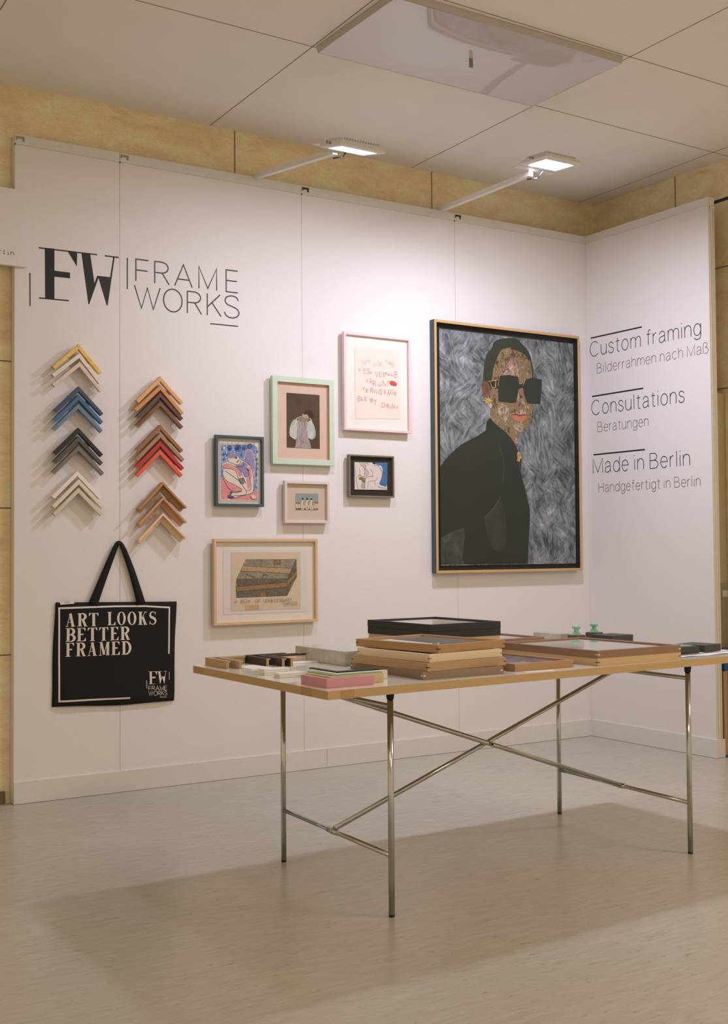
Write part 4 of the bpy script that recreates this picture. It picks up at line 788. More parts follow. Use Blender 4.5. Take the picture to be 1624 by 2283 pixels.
WR = .9685
rb = MB()
rb.box((0, -WR, .02), (TH, TH, H - .047), 0, {'y': 1})
rb.box((.012, -WR - .003, .1), (.018, -WR, H - .05), 2)
rb.box((.036, -WR - .003, .1), (.040, -WR, H - .05), 2)
tag(rb.build('wall_booth_right', [W_WHITE, W_END, flat('edge_groove', (.62, .58, .50, 1), .7)]), 'short white partition at the right with lettering', kind='structure')
rt = MB()
rt.box((-.002, -WR, H - .045), (TH, -.0025, H), 0, {'y': 1})
rt.box((0, -WR, H - .047), (TH, -.001, H - .045), 2)
rt.box((.012, -WR - .006, H - .062), (.046, -WR, H - .05), 1)
tag(rt.build('trim_2', [W_TRIM, W_END, MATS['rail_groove']]), 'white top rail of the right partition', kind='structure')
rk = MB()
rk.box((-.009, -WR - .009, .0015), (TH + .009, -.008, .0998), 0)
tag(rk.build('baseboard_right', [W_TRIM]), 'white skirting of the right partition', kind='structure')

# ================================================================== LAMPS
LAMPW = flat('lamp_white', (.80, .78, .75, 1), .45, .02)
LED = emit('led_face', (.81, .82, .985), LAMP_POWER)
LED2 = emit('led_face_bright', (.81, .82, .985), LAMP_POWER * 3.2)   # the right lamp is the stronger one
CABLE = flat('black_rubber', (.03, .03, .03, 1), .5)
STEEL = flat('bolt_steel', (.45, .43, .40, 1), .3, .05, metal=1.0)


def floodlight(x, end, far, near, wdt, label, led):
    """arm from the wall top to `end`; LED face runs from (y,z) far to near"""
    t = thing('wall_floodlight', label, 'lamp', (x, 0, H))
    L = lambda p: (p[0] - x, p[1], p[2] - H)
    e = L(end)
    a = MB()
    r = .0125
    a.loft([[(-r, .03, -.002), (r, .03, -.002), (r, .03, .023), (-r, .03, .023)],
            [(e[0] - r, e[1], e[2] - r), (e[0] + r, e[1], e[2] - r), (e[0] + r, e[1], e[2] + r), (e[0] - r, e[1], e[2] + r)]], smooth=False)
    a.build('arm', [LAMPW], t)
    fy, fz = far[1], far[2] - H
    ny, nz = near[1], near[2] - H
    cx = far[0] - x
    d = Vector((0, ny - fy, nz - fz))
    ln = d.length
    d.normalize()
    up = Vector((0, -d.z, d.y))
    if up.z < 0:
        up = -up
    c = Vector((cx, (fy + ny) / 2, (fz + nz) / 2))
    xx = Vector((1, 0, 0))
    P = lambda u, v, w: c + xx * u + d * v + up * w
    rect = lambda hu, hv, w: [P(-hu, -hv, w), P(hu, -hv, w), P(hu, hv, w), P(-hu, hv, w)]
    hu, hv = wdt / 2, ln / 2
    h = MB()
    h.loft([rect(hu, hv, .004), rect(hu + .004, hv + .004, -.001), rect(hu + .03, hv + .032, .000), rect(hu + .034, hv + .036, .007),
            rect(hu + .02, hv + .022, .026), rect(hu + .004, hv + .006, .031)], smooth=False, caps=False)
    h.face(rect(hu + .004, hv + .006, .031))
    hs_ = h.build('housing', [LAMPW], t)
    f = MB()
    n = 15
    for k in range(n):
        u = -hu - .01 + (2 * hu + .02) * k / (n - 1)
        f.box((u - .0015, -hv - .015, .027), (u + .0015, hv + .015, .038), 0,
              M=Matrix(((1, 0, 0, c.x), (0, d.y, up.y, c.y), (0, d.z, up.z, c.z), (0, 0, 0, 1))))
    f.build('cooling_fins', [LAMPW], hs_)
    g = MB()
    g.face(rect(hu, hv, .0025)[::-1])
    g.build('led_panel', [led], hs_, recalc=False)
    # U bracket: a strap at the arm end and two ears up to the pivots
    b = MB()
    su = hu + .042
    by, bz = e[1] - .01, e[2] + r + .002
    b.box((cx - su, by - .02, bz), (cx + su, by + .02, bz + .003))
    piv = P(0, 0, .014)
    for s in (-1, 1):
        X0 = cx + s * su
        q = [(by - .02, bz), (by + .02, bz), (piv.y + .012, piv.z), (piv.y - .012, piv.z)]
        b.loft([[(X0 - .0015, *p) for p in q], [(X0 + .0015, *p) for p in q]], smooth=False)
    br_ = b.build('bracket', [LAMPW], t)
    for s in (-1, 1):
        k = MB()
        k.tube((cx + s * (su - .009), piv.y, piv.z), (cx + s * (su + .008), piv.y, piv.z), .007, n=12)
        k.build('pivot_knob', [STEEL], br_)
    w = MB()
    pts = [Vector((e[0] + .02, e[1] + .05, e[2] - .012)), Vector((e[0] + .035, e[1] - .01, e[2] - .02)), Vector((e[0] + .05, e[1] - .05, bz + .012)), P(.03, -.02, .012)]
    for p, q in zip(pts, pts[1:]):
        w.tube(p, q, .0035, n=8)
    w.build('cable', [CABLE], t)
    return t


floodlight(-2.262, (-2.364, -.950, 2.893), (-2.350, -1.020, 2.876), (-2.350, -1.127, 2.852), .166, 'white LED floodlight on an arm above the wall, left of two', LED)
floodlight(-1.088, (-1.240, -.950, 2.980), (-1.226, -1.020, 2.992), (-1.226, -1.142, 2.983), .162, 'white LED floodlight raised on its bracket, right of two, above the large portrait', LED2)

# switched-off acrylic ceiling light with a slightly sagging glossy sheet
def lilac_acrylic():
    m, nt, b = new_mat('acrylic_sheet')
    mp = texco(nt, 'Object', (1, 1, 1))
    n = noise(nt, mp, 2.0)
    r = ramp(nt, [(.3, (.60, .565, .60, 1)), (.7, (.63, .59, .62, 1))])
    nt.links.new(n.outputs['Fac'], r.inputs['Fac'])
    nt.links.new(r.outputs['Color'], b.inputs['Base Color'])
    b.inputs['Roughness'].default_value = .04
    b.inputs['Specular IOR Level'].default_value = .5
    return m


cl = thing('ceiling_light_panel', 'switched-off lilac acrylic light panel hung under the ceiling', 'ceiling light', (-1.905, -1.345, 3.27))
fr = MB()
hw, hd = .600, .302
prof = [(0, 0), (-.004, .028), (.0, .030), (.016, .030), (.016, .026), (.004, .002)]
sweep_rect(fr, 2 * hw, 2 * hd, prof, lambda u, v, d_: (u - hw, v - hd, d_))
fr.build('rim', [flat('rim_beige', (.58, .53, .47, 1), .45, .02)], cl)
sh = MB()
NX, NY = 36, 20
def sag(u, v):
    return -.0035 * math.sin(math.pi * (u + .5)) * math.sin(math.pi * (v + .5)) - .0016 * math.sin(5.2 * u + 1.2) * math.cos(4.0 * v)
rings = []
for j in range(NY + 1):
    v = j / NY - .5
    rings.append([((i / NX - .5) * (2 * hw - .006), v * (2 * hd - .006), .001 + sag(i / NX - .5, v)) for i in range(NX + 1)])
sh.loft(rings, closed=False, caps=False)
sheet = sh.build('diffuser_sheet', [lilac_acrylic()], cl, recalc=False)
bx = MB()
bx.box((-hw + .02, -hd + .02, .012), (hw - .02, hd - .02, .0295))
bx.build('tray', [flat('tray_white', (.6, .56, .52, 1), .6)], cl)
cp = MB()
cp.box((-.012, -.003, -.020), (.004, .003, -.003))
cp.box((-.012, -.004, -.042), (.004, .004, -.022))
cp.build('clip', [flat('clip_grey', (.30, .28, .25, 1), .5)], cl)

# ================================================================== LETTERING
BLACKV = flat('vinyl_black', (.022, .024, .022, 1), .5, .03)
GREYV = flat('vinyl_grey', (.060, .062, .062, 1), .5, .03)
PALEV = flat('vinyl_taupe', (.20, .175, .165, 1), .5, .03)
lg = thing('wall_logo', 'black monogram with thin two-line wordmark high on the left of the wall', 'logo', (-3.4448, 0, 2.2))
vm = lambda x, z, l: (x, -.0006 - l, z)
b = MB()
for k, (_, _, pts) in enumerate(D['logo']):
    b.face([vm(x, z, k * .00005) for x, z in pts])
b.build('monogram', [BLACKV], lg)
b = MB()
for ch, x0, x1, z0, z1 in D['logo_letters']:
    put_text(b, ch, (x0, z0), (x1, z0), z1 - z0, .0062, vm)
b.build('wordmark', [GREYV], lg)
for pts in D['logo_rules']:
    b = MB()
    b.face([vm(x, z, 0) for x, z in pts])
    b.build('rule', [BLACKV], lg)

for rule, head, ht, sub, stt in D['right_text']:
    z0 = stt[0][1]
    t = thing('wall_lettering', 'grey lettering reading %s with a small line below, on the right partition' % head, 'lettering', (0, 0, z0), -math.pi / 2)
    fm = lambda x, z, l: (x, -.0006 - l, z - z0)
    b = MB()
    ribbon(b, [rule[0], (rule[1][0], rule[0][1])], .0085, fm)
    b.build('rule', [BLACKV], t)
    def words(text, p0, p1, cap, wid, name, mat_):
        """each word of a line is a piece of its own"""
        adv = lambda t: sum(GLYPH[c][0] + .2 if c != ' ' else .28 for c in t) - .2
        tot = adv(text)
        pos = 0.0
        for w_ in text.split(' '):
            a = pos / tot
            e_ = (pos + adv(w_)) / tot
            b = MB()
            put_text(b, w_, (p0[0] + (p1[0] - p0[0]) * a, p0[1]), (p0[0] + (p1[0] - p0[0]) * e_, p0[1]), cap, wid, fm)
            b.build(name, [mat_], t)
            pos += adv(w_) + .2 + .28
    words(head, ht[0], ht[1], .0865, .0048, 'heading_word', GREYV)
    words(sub, stt[0], stt[1], stt[2][1] - stt[0][1], .0034, 'subline_word', PALEV)

# neighbour's header board at the left edge
hb = thing('header_board', 'pale header board cut by the left edge of the photo', 'sign', (-4.3, -.01, 2.437))
b = MB()
b.box((0, -.012, 0), (.8458, .009, .352), 0, {'X': 1})
b.build('board', [flat('header_white', (.82, .78, .765, 1), .7, .015), W_END], hb)
b = MB()
SERIF = flat('typewriter_ink', (.08, .075, .07, 1), .7)
fm = lambda x, z, l: (x, -.0126 - l, z)
xx = .788
for ch, wd in (('n', .013), ('i', .004), ('l', .004), ('r', .010), ('e', .012), ('B', .013)):
    x0 = xx - .0085 - wd / 2
    put_text(b, ch, (x0, .047), (x0 + wd, .047), .020, .0022, fm)
    if ch in 'il':
        ribbon(b, [(x0 - .002, .048), (x0 + wd + .002, .048)], .0018, fm)
    xx -= .0185
b.build('lettering', [SERIF], hb)

# ================================================================== FRAMED PICTURES ON THE WALL
def c_(r, g, b, k=1.12):
    return lin(r, g, b, k)


PAL = {  # inks and papers
    'jacket': flat('ink_jacket', c_(47, 49, 41), .8, .05, 6), 'elbow_gap': streaky('ink_elbow', [(.3, c_(52, 54, 48)), (.7, c_(84, 84, 80))], 9, 1.5),
    'sheen': streaky('ink_sheen', [(.3, c_(47, 49, 41)), (.8, c_(66, 65, 60))], 9, .6), 'seam': flat('ink_seam', c_(96, 96, 88)),
    'hair': flat('ink_hair', c_(54, 57, 45), .8, .14, 90), 'skin': streaky('ink_skin', [(.3, c_(92, 58, 44)), (.7, c_(150, 100, 74))], 30, .8),
    'skin_dark': streaky('ink_skin_dark', [(.3, c_(78, 52, 42)), (.7, c_(112, 82, 62))], 40, 1),
    'skin_warm': strands('ink_skin_warm', [(.30, c_(60, 48, 36)), (.44, c_(120, 94, 74)), (.54, c_(168, 136, 120)), (.70, c_(206, 176, 162))], .06, 13, 75),
    'skin_pale': strands('ink_skin_pale', [(.30, c_(70, 58, 42)), (.44, c_(128, 108, 82)), (.54, c_(162, 140, 116)), (.70, c_(206, 186, 168))], .06, 13, 75),
    'face': strands('ink_face', [(.30, c_(50, 44, 32)), (.42, c_(96, 78, 54)), (.50, c_(146, 122, 92)), (.58, c_(120, 102, 70)), (.70, c_(202, 180, 160))], .06, 13, 75),
    'lips': flat('ink_lips', c_(188, 114, 88), .6, .08, 80), 'lips_dark': flat('ink_lips_dark', c_(128, 72, 56), .6), 'gold': streaky('ink_gold', [(.3, c_(150, 110, 50)), (.7, c_(226, 188, 116))], 80, .5),
    'pearl': flat('ink_pearl', c_(186, 170, 172)), 'lens': flat('ink_lens', c_(46, 49, 40), .6, .08, 60),
    'paper': flat('ink_paper', c_(222, 212, 204), .8, .02), 'crayon_blue': streaky('crayon_blue', [(.3, c_(84, 110, 162)), (.5, c_(116, 144, 188)), (.72, c_(180, 190, 208))], 40, 1.6),
    'crayon_pink': streaky('crayon_pink', [(.3, c_(208, 122, 128)), (.75, c_(226, 158, 156))], 60, 1.2), 'crayon_rose': flat('crayon_rose', c_(216, 170, 174), .8, .08, 70),
    'crayon_lilac': streaky('crayon_lilac', [(.3, c_(128, 120, 160)), (.75, c_(164, 154, 184))], 55, 1.2), 'cream': flat('ink_cream', c_(220, 204, 188), .8, .03),
    'ink_blue': flat('ink_navy', c_(56, 58, 104), .7, .12, 60),
    'fp_sleeve': streaky('fp_sleeve', [(.3, c_(170, 172, 164)), (.7, c_(200, 202, 194))], 40, .8), 'fp_mint': flat('fp_mint', c_(160, 178, 160), .7, .06, 60),
    'fp_dress': streaky('fp_dress', [(.3, c_(142, 126, 124)), (.7, c_(176, 160, 162))], 45, 1.5, stretch=(1.6, 1, .5)), 'fp_collar': streaky('fp_collar', [(.3, c_(110, 100, 86)), (.7, c_(152, 142, 126))], 60, 1),
    'fp_skin': flat('fp_skin', c_(180, 154, 132), .7, .08), 'fp_hair': flat('fp_hair', c_(70, 42, 34), .7, .1), 'fp_ribbon': flat('fp_ribbon', c_(208, 196, 172)), 'fp_fold': flat('fp_fold', c_(140, 118, 120)),
    'fp_light': flat('fp_light', c_(190, 174, 178)), 'watercolor': flat('wc_paper', c_(216, 202, 196), .8, .04, 25),
    'wc_blue': streaky('wc_blue', [(.3, c_(52, 96, 136)), (.7, c_(66, 124, 186))], 35, .8), 'wc_black': flat('wc_black', c_(44, 44, 50)), 'wc_green': streaky('wc_green', [(.3, c_(86, 112, 62)), (.7, c_(120, 146, 96))], 50, .5),
    'wc_mint': flat('wc_mint', c_(166, 170, 154), .8, .06), 'wc_grey': flat('wc_grey', c_(188, 176, 174)), 'wc_line': flat('wc_line', c_(150, 106, 104), .8, .1), 'wc_red': flat('wc_red', c_(190, 112, 108)),
    'tp_sky': flat('tp_sky', c_(142, 150, 148), .7, .04), 'tp_sand': streaky('tp_sand', [(.3, c_(176, 142, 124)), (.7, c_(204, 176, 160))], 60, .5), 'tp_hill': flat('tp_hill', c_(140, 108, 82), .8, .15, 200),
    'tp_pale': flat('tp_pale', c_(204, 178, 164), .8, .06, 120), 'tp_dark': flat('tp_dark', c_(92, 60, 48), .8, .15, 150), 'tp_robe': flat('tp_robe', c_(212, 194, 176), .8, .06, 150),
    'tp_fold': flat('tp_fold', c_(136, 116, 98), .8, .1), 'tp_head': flat('tp_head', c_(66, 54, 48)),
    'board_beige': flat('board_beige', c_(212, 190, 166), .8, .03, 60), 'crayon_grey': streaky('crayon_grey', [(.3, c_(124, 118, 98)), (.7, c_(166, 154, 134))], 60, 2),
    'crayon_dark': streaky('crayon_dark', [(.3, c_(84, 78, 64)), (.7, c_(126, 116, 98))], 70, 2), 'crayon_tan': streaky('crayon_tan', [(.3, c_(166, 132, 96)), (.7, c_(194, 162, 128))], 60, 2),
    'crayon_brown': streaky('crayon_brown', [(.3, c_(132, 100, 62)), (.7, c_(164, 130, 90))], 60, 2), 'tape': flat('ink_tape', c_(196, 164, 122)), 'pencil': flat('ink_pencil', c_(86, 76, 64), .8), 'pencil_soft': flat('ink_pencil_soft', c_(112, 102, 86), .8),
    'blush': flat('blush_paper', c_(236, 218, 208), .8, .02), 'red_crayon': flat('red_crayon', c_(206, 112, 98), .8, .12, 300), 'red_scribble': flat('red_scribble', c_(212, 84, 64), .8, .1, 300),
}


def draw(parent, data, x0, z0, y, base=None, name='print'):
    """one printed sheet: its paper and the drawing on it, as one mesh with its inks"""
    mb = MB()
    names = []

    def idx(m):
        if m not in names:
            names.append(m)
        return names.index(m)
    lay = [0.0]
    P = lambda x, z, l: (x0 + x, y - l, z0 + z)
    if base:
        mat_, w, h = base
        mb.box((x0, y, z0), (x0 + w, y + .0008, z0 + h), idx(mat_))
    for it in data:
        lay[0] += .00006
        k = it[0]
        if k in 'PS':
            pts = it[2] if k == 'P' else smooth(it[2], True, 4)
            mb.face([P(a, b_, lay[0]) for a, b_ in pts], idx(it[1]))
        elif k in 'LC':
            pts = it[3] if k == 'L' else smooth(it[3], False, 4)
            ribbon(mb, pts, max(it[2], .0007), P, idx(it[1]), lay[0], closed=math.dist(pts[0], pts[-1]) < 1e-6)
        elif k == 'T':
            put_text(mb, it[3], it[4], it[5], it[6], max(it[2], .0008), P, idx(it[1]), lay[0])
    return mb.build(name, [PAL[n] for n in names], parent, recalc=False)


GLASS = glass('picture_glass', .4)
GLASS_T = glass('frame_glass', 1.15)


def picture(label, x0, x1, z0, z1, dep, fw, m_out, m_front, m_in, board, group='framed pictures on the booth wall', inner_w=None, name='framed_picture'):
    """box frame hung on the back partition; local origin at the middle of its lower edge"""
    s_ = .013 if dep < .03 else .003                     # hangs off the wall on its hook
    t = thing(name, label, 'picture', ((x0 + x1) / 2 - .53 * s_, -s_, z0 - .18 * s_ * (z0 - 1.13)), 0, group)
    w, h = x1 - x0, z1 - z0
    ch = .0012
    prof = [(0, -.001), (0, dep - ch), (ch, dep), (fw - ch, dep), (fw, dep - ch), (fw, .001), (fw, -.001)]
    mb = MB()
    ms = [m_out, m_front, m_in]
    sweep_rect(mb, w, h, prof, lambda u, v, d: (u - w / 2, -d - .001, v), [0, 1, 1, 1, 2, 2, 0])
    mb.build('moulding', ms, t)
    b = MB()
    b.box((-w / 2 + fw - .001, -.0075, fw - .001), (w / 2 - fw + .001, -.003, h - fw + .001))
    mb_ = b.build('mount_board', [board], t)
    g = MB()
    yy = -dep + .0035
    g.face([(-w / 2 + fw, yy, fw), (w / 2 - fw, yy, fw), (w / 2 - fw, yy, h - fw), (-w / 2 + fw, yy, h - fw)])
    g.build('glass', [GLASS], t, recalc=False)
    return mb_, (x0 + x1) / 2, z0


# crouching figure in blue and pink
teal = wood('stain_teal', c_(66, 84, 86, 1.2), .3)
t, cx, cz = picture('small crayon drawing of a crouching figure in a dark teal frame', -2.5082, -2.2390, 1.3572, 1.7123, .022, .0135, teal, teal, teal, flat('board_warm', c_(206, 196, 182, 1.1), .85, .02))
draw(t, D['nude'], -2.479 - cx, 1.387 - cz, -.0092)

# mint frame with dark photograph
mint = flat('paint_mint', c_(194, 210, 190, 1.12), .5, .02)
lip = wood('lip_oak', c_(196, 160, 112, 1.15))
t, cx, cz = picture('mint green frame round a dark photograph of a blurred figure', -2.1889, -1.8212, 1.5784, 2.0321, .022, .0300, mint, mint, lip, flat('board_blush', c_(216, 186, 170, 1.1), .85, .02))
PAL['fp_ground'] = streaky('fp_ground', [(.3, c_(70, 52, 40)), (.7, c_(90, 68, 54))], 8, .4)
draw(t, D['figure'], -2.0993 - cx, 1.6671 - cz, -.0092, base=('fp_ground', .1965, .2824))

# pink frame with red handwriting
pink = flat('paint_pink', c_(228, 201, 200, 1.1), .5, .02)
t, cx, cz = picture('pink frame with red handwritten capitals on a pale sheet', -1.7587, -1.3286, 1.7731, 2.2973, .022, .0138, pink, pink, pink, flat('board_white', c_(236, 230, 224, 1.1), .85, .02))
PAL['sheet_white'] = flat('sheet_white', c_(236, 228, 222, 1.1), .85, .02)
draw(t, [], -1.735 - cx, 1.793 - cz, -.0084, base=('sheet_white', .378, .482), name='sheet')
draw(t, D['hand'], -1.6835 - cx, 1.8453 - cz, -.0095)

# pale frame with three figures
pale = wood('paint_pale', c_(214, 200, 194, 1.12), .05)
t, cx, cz = picture('small pale grey frame with a tiny photograph of three robed figures', -2.1201, -1.8523, 1.2755, 1.4937, .022, .0145, pale, pale, pale, flat('board_sand', c_(204, 184, 168, 1.1), .85, .02))
draw(t, D['three'], -2.0494 - cx, 1.3444 - cz, -.0085)

# dark frame with a watercolour sketch on black
ash = wood('stain_ash', c_(120, 108, 92, 1.2), .22)
t, cx, cz = picture('small grey-brown frame with a watercolour sketch on black card', -1.7312, -1.4426, 1.4173, 1.6436, .022, .0088, ash, ash, ash, flat('board_black', c_(42, 42, 36, 1.1), .8, .05))
draw(t, D['crouch'], -1.6909 - cx, 1.4588 - cz, -.0105)

# oak frame with the drawn box
oak = wood('oak_pale', c_(206, 176, 138, 1.15), .16)
t, cx, cz = picture('natural oak frame with a pencil drawing of a taped box', -2.5203, -1.9268, .7640, 1.1936, .022, .0150, oak, oak, oak, flat('board_cream', c_(228, 216, 206, 1.1), .85, .02))
PAL['sheet_lilac'] = flat('sheet_lilac', c_(222, 210, 208, 1.1), .85, .02)
draw(t, [], -2.4627 - cx, .817 - cz, -.0088, base=('sheet_lilac', .4835, .3202), name='sheet')
draw(t, D['box'], -2.4205 - cx, .8337 - cz, -.0098)

# large portrait
side = wood('stain_petrol', c_(70, 88, 90, 1.2), .25)
tan = wood('oak_tan', c_(198, 160, 108, 1.12), .12)
blk = flat('rebate_black', c_(40, 38, 34, 1.1), .6)
t, cx, cz = picture('large portrait of a person in black sunglasses and dark jacket', -1.1790, -.0987, 1.0015, 2.4178, .042, .0155, side, tan, blk, flat('board_charcoal', c_(44, 42, 38, 1.1), .8, .05), group='framed pictures on the booth wall')
PAL['backdrop'] = strands('ink_backdrop', [(.28, c_(46, 52, 52)), (.42, c_(88, 94, 96)), (.52, c_(120, 124, 128)), (.62, c_(146, 148, 154)), (.74, c_(186, 186, 194))], .09, 5, 62)
draw(t, D['portrait'], -1.1265 - cx, 1.0442 - cz, -.0150, base=('backdrop', 1.0023, 1.3297))

# ================================================================== CORNER SAMPLES ON THE WALL
def sample_wall(label, ax, az, m, rot=0.0, arms=(.168, .168), kind='plain', raw=None, group='corner samples on the wall'):
    """mitred frame corner hung apex up; ax, az = outer tip of its front face"""
    mats = [m, raw or RAW]
    th = math.radians(45)
    ca, sa = math.cos(th), math.sin(th)

    def fm(u, v, d):          # u: arm to the lower right, v: arm to the lower left
        return (u * ca - v * ca, -d - .016, -u * sa - v * sa)
    mb = MB()
    if kind == 'plain':
        prof = [(0, 0), (0, .0278), (.001, .029), (.0165, .029), (.0175, .028), (.0175, .010), (.007, .010), (.007, 0)]
    else:                     # deep L: thin tall wall with a flange along the back
        prof = [(0, 0), (0, .0440), (.001, .045), (.0085, .045), (.0095, .044), (.0095, .014), (.030, .014), (.030, 0)]
    sweep_corner(mb, arms[0], arms[1], prof, fm, None, 1)
    o = mb.build('frame_corner_sample', mats)
    o.location = (ax - .0085, 0, az - .0028 * (az - 1.13))
    o.rotation_euler = (0, math.radians(rot), 0)
    for fu, fv in ((arms[0] * .45, .004), (.004, arms[1] * .45)):      # pale pads that hold it off the wall
        p = MB()
        c = [fm(fu, fv, 0), fm(fu + (.03 if fu > fv else .0025), fv, 0), fm(fu + (.03 if fu > fv else .0025), fv + (.03 if fv > fu else .0025), 0), fm(fu, fv + (.03 if fv > fu else .0025), 0)]
        p.loft([[(x, -.0005, z) for x, y, z in c], [(x, -.0165, z) for x, y, z in c]], smooth=False)
        p.build('mount_pad', [W_TRIM], o)
    return tag(o, label, 'frame sample', group)


RAW = wood('raw_end', c_(196, 164, 122), .15)
GOLD = streaky('gold_leaf', [(.3, c_(206, 160, 60, 1.2)), (.6, c_(232, 194, 98, 1.2)), (.8, c_(180, 130, 50, 1.2))], 45, .8, rough=.3, spec=.8)
PLASTER = flat('gesso_white', c_(216, 204, 192, 1.25), .6, .08, 60)
PINKMAR = streaky('marbled_pink', [(.3, c_(196, 178, 160, 1.2)), (.55, c_(216, 196, 182, 1.2)), (.75, c_(198, 164, 148, 1.2))], 50, 1.0)
K = 1.35
LEFT = [
    ('gold leaf frame corner, topmost of the left column', -3.2084, 2.1037, GOLD, 2.5, (.166, .168)),
    ('chalky white frame corner just under the gold one', -3.2040, 2.0635, PLASTER, 5.2, (.168, .170)),
    ('pink marbled frame corner, third in the left column', -3.2030, 2.0231, PINKMAR, 3.8, (.166, .173)),
    ('navy blue frame corner above the brighter blue one', -3.2083, 1.9058, wood('stain_navy', c_(62, 78, 92, K), .25), 0, None),
    ('bright blue frame corner between navy and steel blue', -3.2092, 1.8662, wood('stain_blue', c_(64, 98, 132, K), .2), 0, None),
    ('steel blue frame corner under the bright blue one', -3.2106, 1.8257, wood('stain_steel', c_(98, 122, 132, K), .2), 0, None),
    ('black frame corner in the left column under the blues', -3.2096, 1.7120, wood('stain_black', c_(46, 48, 44, K), .25), 0, None),
    ('charcoal frame corner just under the black one', -3.2096, 1.6725, wood('stain_char', c_(82, 78, 70, K), .25), 0, None),
    ('mid grey frame corner above the white one', -3.2096, 1.6299, wood('stain_grey', c_(112, 106, 98, K), .22), 0, (.175, .176)),
    ('smooth white frame corner in the lower left column', -3.2152, 1.5116, flat('paint_white', c_(224, 212, 208, 1.25), .5, .02), 0, None),
    ('cream frame corner under the smooth white one', -3.2080, 1.4733, flat('paint_cream', c_(214, 202, 182, 1.25), .5, .03), 0, (.176, .178)),
    ('grey-beige frame corner, lowest of the left column', -3.2095, 1.4340, flat('paint_greige', c_(200, 190, 168, 1.25), .5, .03), 0, None),
]
RIGHT = [
    ('light oak frame corner, topmost of the right column', -2.8031, 1.9819, wood('oak_light', c_(196, 154, 106, K), .14), 0, (.168, .174)),
    ('orange-brown frame corner under the light oak one', -2.8021, 1.9409, wood('cherry_orange', c_(184, 130, 78, K), .14), 2.0, (.176, .181)),
    ('dark plum-brown frame corner, third in the right column', -2.8032, 1.9041, wood('wenge', c_(92, 66, 56, K), .25), 0, None),
    ('dark walnut frame corner under the plum-brown one', -2.8033, 1.8631, wood('walnut_dark', c_(112, 78, 54, K), .25), 0, None),
    ('warm walnut frame corner above the paler walnut one', -2.8035, 1.7477, wood('walnut_warm', c_(136, 96, 62, K), .2), 0, None),
    ('pale walnut frame corner above the crimson one', -2.8026, 1.7087, wood('walnut_pale', c_(150, 116, 86, K), .18), 0, (.176, .182)),
    ('crimson frame corner above the orange-red one', -2.8052, 1.6676, wood('stain_crimson', c_(166, 54, 54, K), .15), 0, (.177, .177)),
    ('orange-red frame corner under the crimson one', -2.8053, 1.6271, wood('stain_vermilion', c_(198, 92, 62, K), .12), 0, None),
]
DEEP = [
    ('deep brown-stained oak frame corner, upper of three at the bottom right', -2.7953, 1.4686, wood('oak_brown', c_(158, 122, 84, K), .16)),
    ('deep honey-coloured frame corner, middle of three at the bottom right', -2.7954, 1.3974, wood('oak_honey', c_(178, 142, 104, K), .14)),
    ('deep pale maple frame corner, lowest, above the black bag', -2.7965, 1.3205, wood('maple_pale', c_(210, 182, 152, K), .08)),
]
for lb, x, z, m, rot, arms in LEFT:
    sample_wall(lb, x, z, m, rot, arms or (.168, .170))
for lb, x, z, m, rot, arms in RIGHT:
    sample_wall(lb, x, z, m, rot, arms or (.168, .174))
for lb, x, z, m in DEEP:
    sample_wall(lb, x, z, m, -.8, (.171, .180), 'deep', raw=m)

# ================================================================== TOTE BAG
CLOTH = flat('black_canvas', c_(24, 24, 25, 1.3), .85, .16, 260, bump=.25)
PRINT = flat('screen_print', c_(208, 200, 190, 1.2), .7, .05, 120)
bag = thing('tote_bag', 'black tote bag with pale printed slogan hanging from the wall seam', 'bag', (-3.03, 0, .41))
BL, BR, TL, TR = (-.302, .016), (.300, .001), (-.285, .493), (.315, .480)


def bag_xz(u, v):
    a = [BL[i] + (BR[i] - BL[i]) * u for i in (0, 1)]
    b_ = [TL[i] + (TR[i] - TL[i]) * u for i in (0, 1)]
    x = a[0] + (b_[0] - a[0]) * v
    z = a[1] + (b_[1] - a[1]) * v
    z += -.006 * math.sin(3.0 * u) * (1 - v) + .002 * math.sin(9 * u) * (1 - v)
    x += .0025 * math.sin(7 * v + 1)
    return x, z


def bag_depth(x, z):
    u = max(0, min(1, (x + .293) / .6))
    v = max(0, min(1, z / .49))
    e = min(1, 9 * min(u, 1 - u)) ** .5 * min(1, 10 * min(v + .02, 1.02 - v)) ** .5
    wr = .0022 * math.sin(16 * x + 7 * z) + .0014 * math.sin(31 * x - 9 * z + 1) + .0012 * math.sin(24 * z + 5 * x)
    fold = .0035 * math.exp(-((x - .02 - .55 * (z - .2)) / .035) ** 2) * (1 - v)
    return -.006 - e * (.013 + wr + fold)


mb = MB()
NU, NV = 48, 40
rows = []
for j in range(NV + 1):
    row = []
    for i in range(NU + 1):
        x, z = bag_xz(i / NU, j / NV)
        row.append((x, bag_depth(x, z), z))
    rows.append(row)
mb.loft(rows, closed=False, caps=False)
back = [[(x, -.003, z) for x, y, z in (r[0], r[NU // 2], r[-1])] for r in rows]
mb.loft([[r[0], (r[0][0], -.003, r[0][2])] for r in rows], closed=False, caps=False)
mb.loft([[r[-1], (r[-1][0], -.003, r[-1][2])] for r in rows], closed=False, caps=False)
mb.loft([[p, (p[0], -.003, p[2])] for p in rows[0]], closed=False, caps=False)
mb.loft([[p, (p[0], -.003, p[2])] for p in rows[-1]], closed=False, caps=False)
mb.loft([[(p[0], -.003, p[2]) for p in r] for r in rows], closed=False, caps=False)
bd_ = mb.build('body', [CLOTH], bag)
bm_ = lambda x, z, l: (x, bag_depth(x, z) - .0012 - l, z)


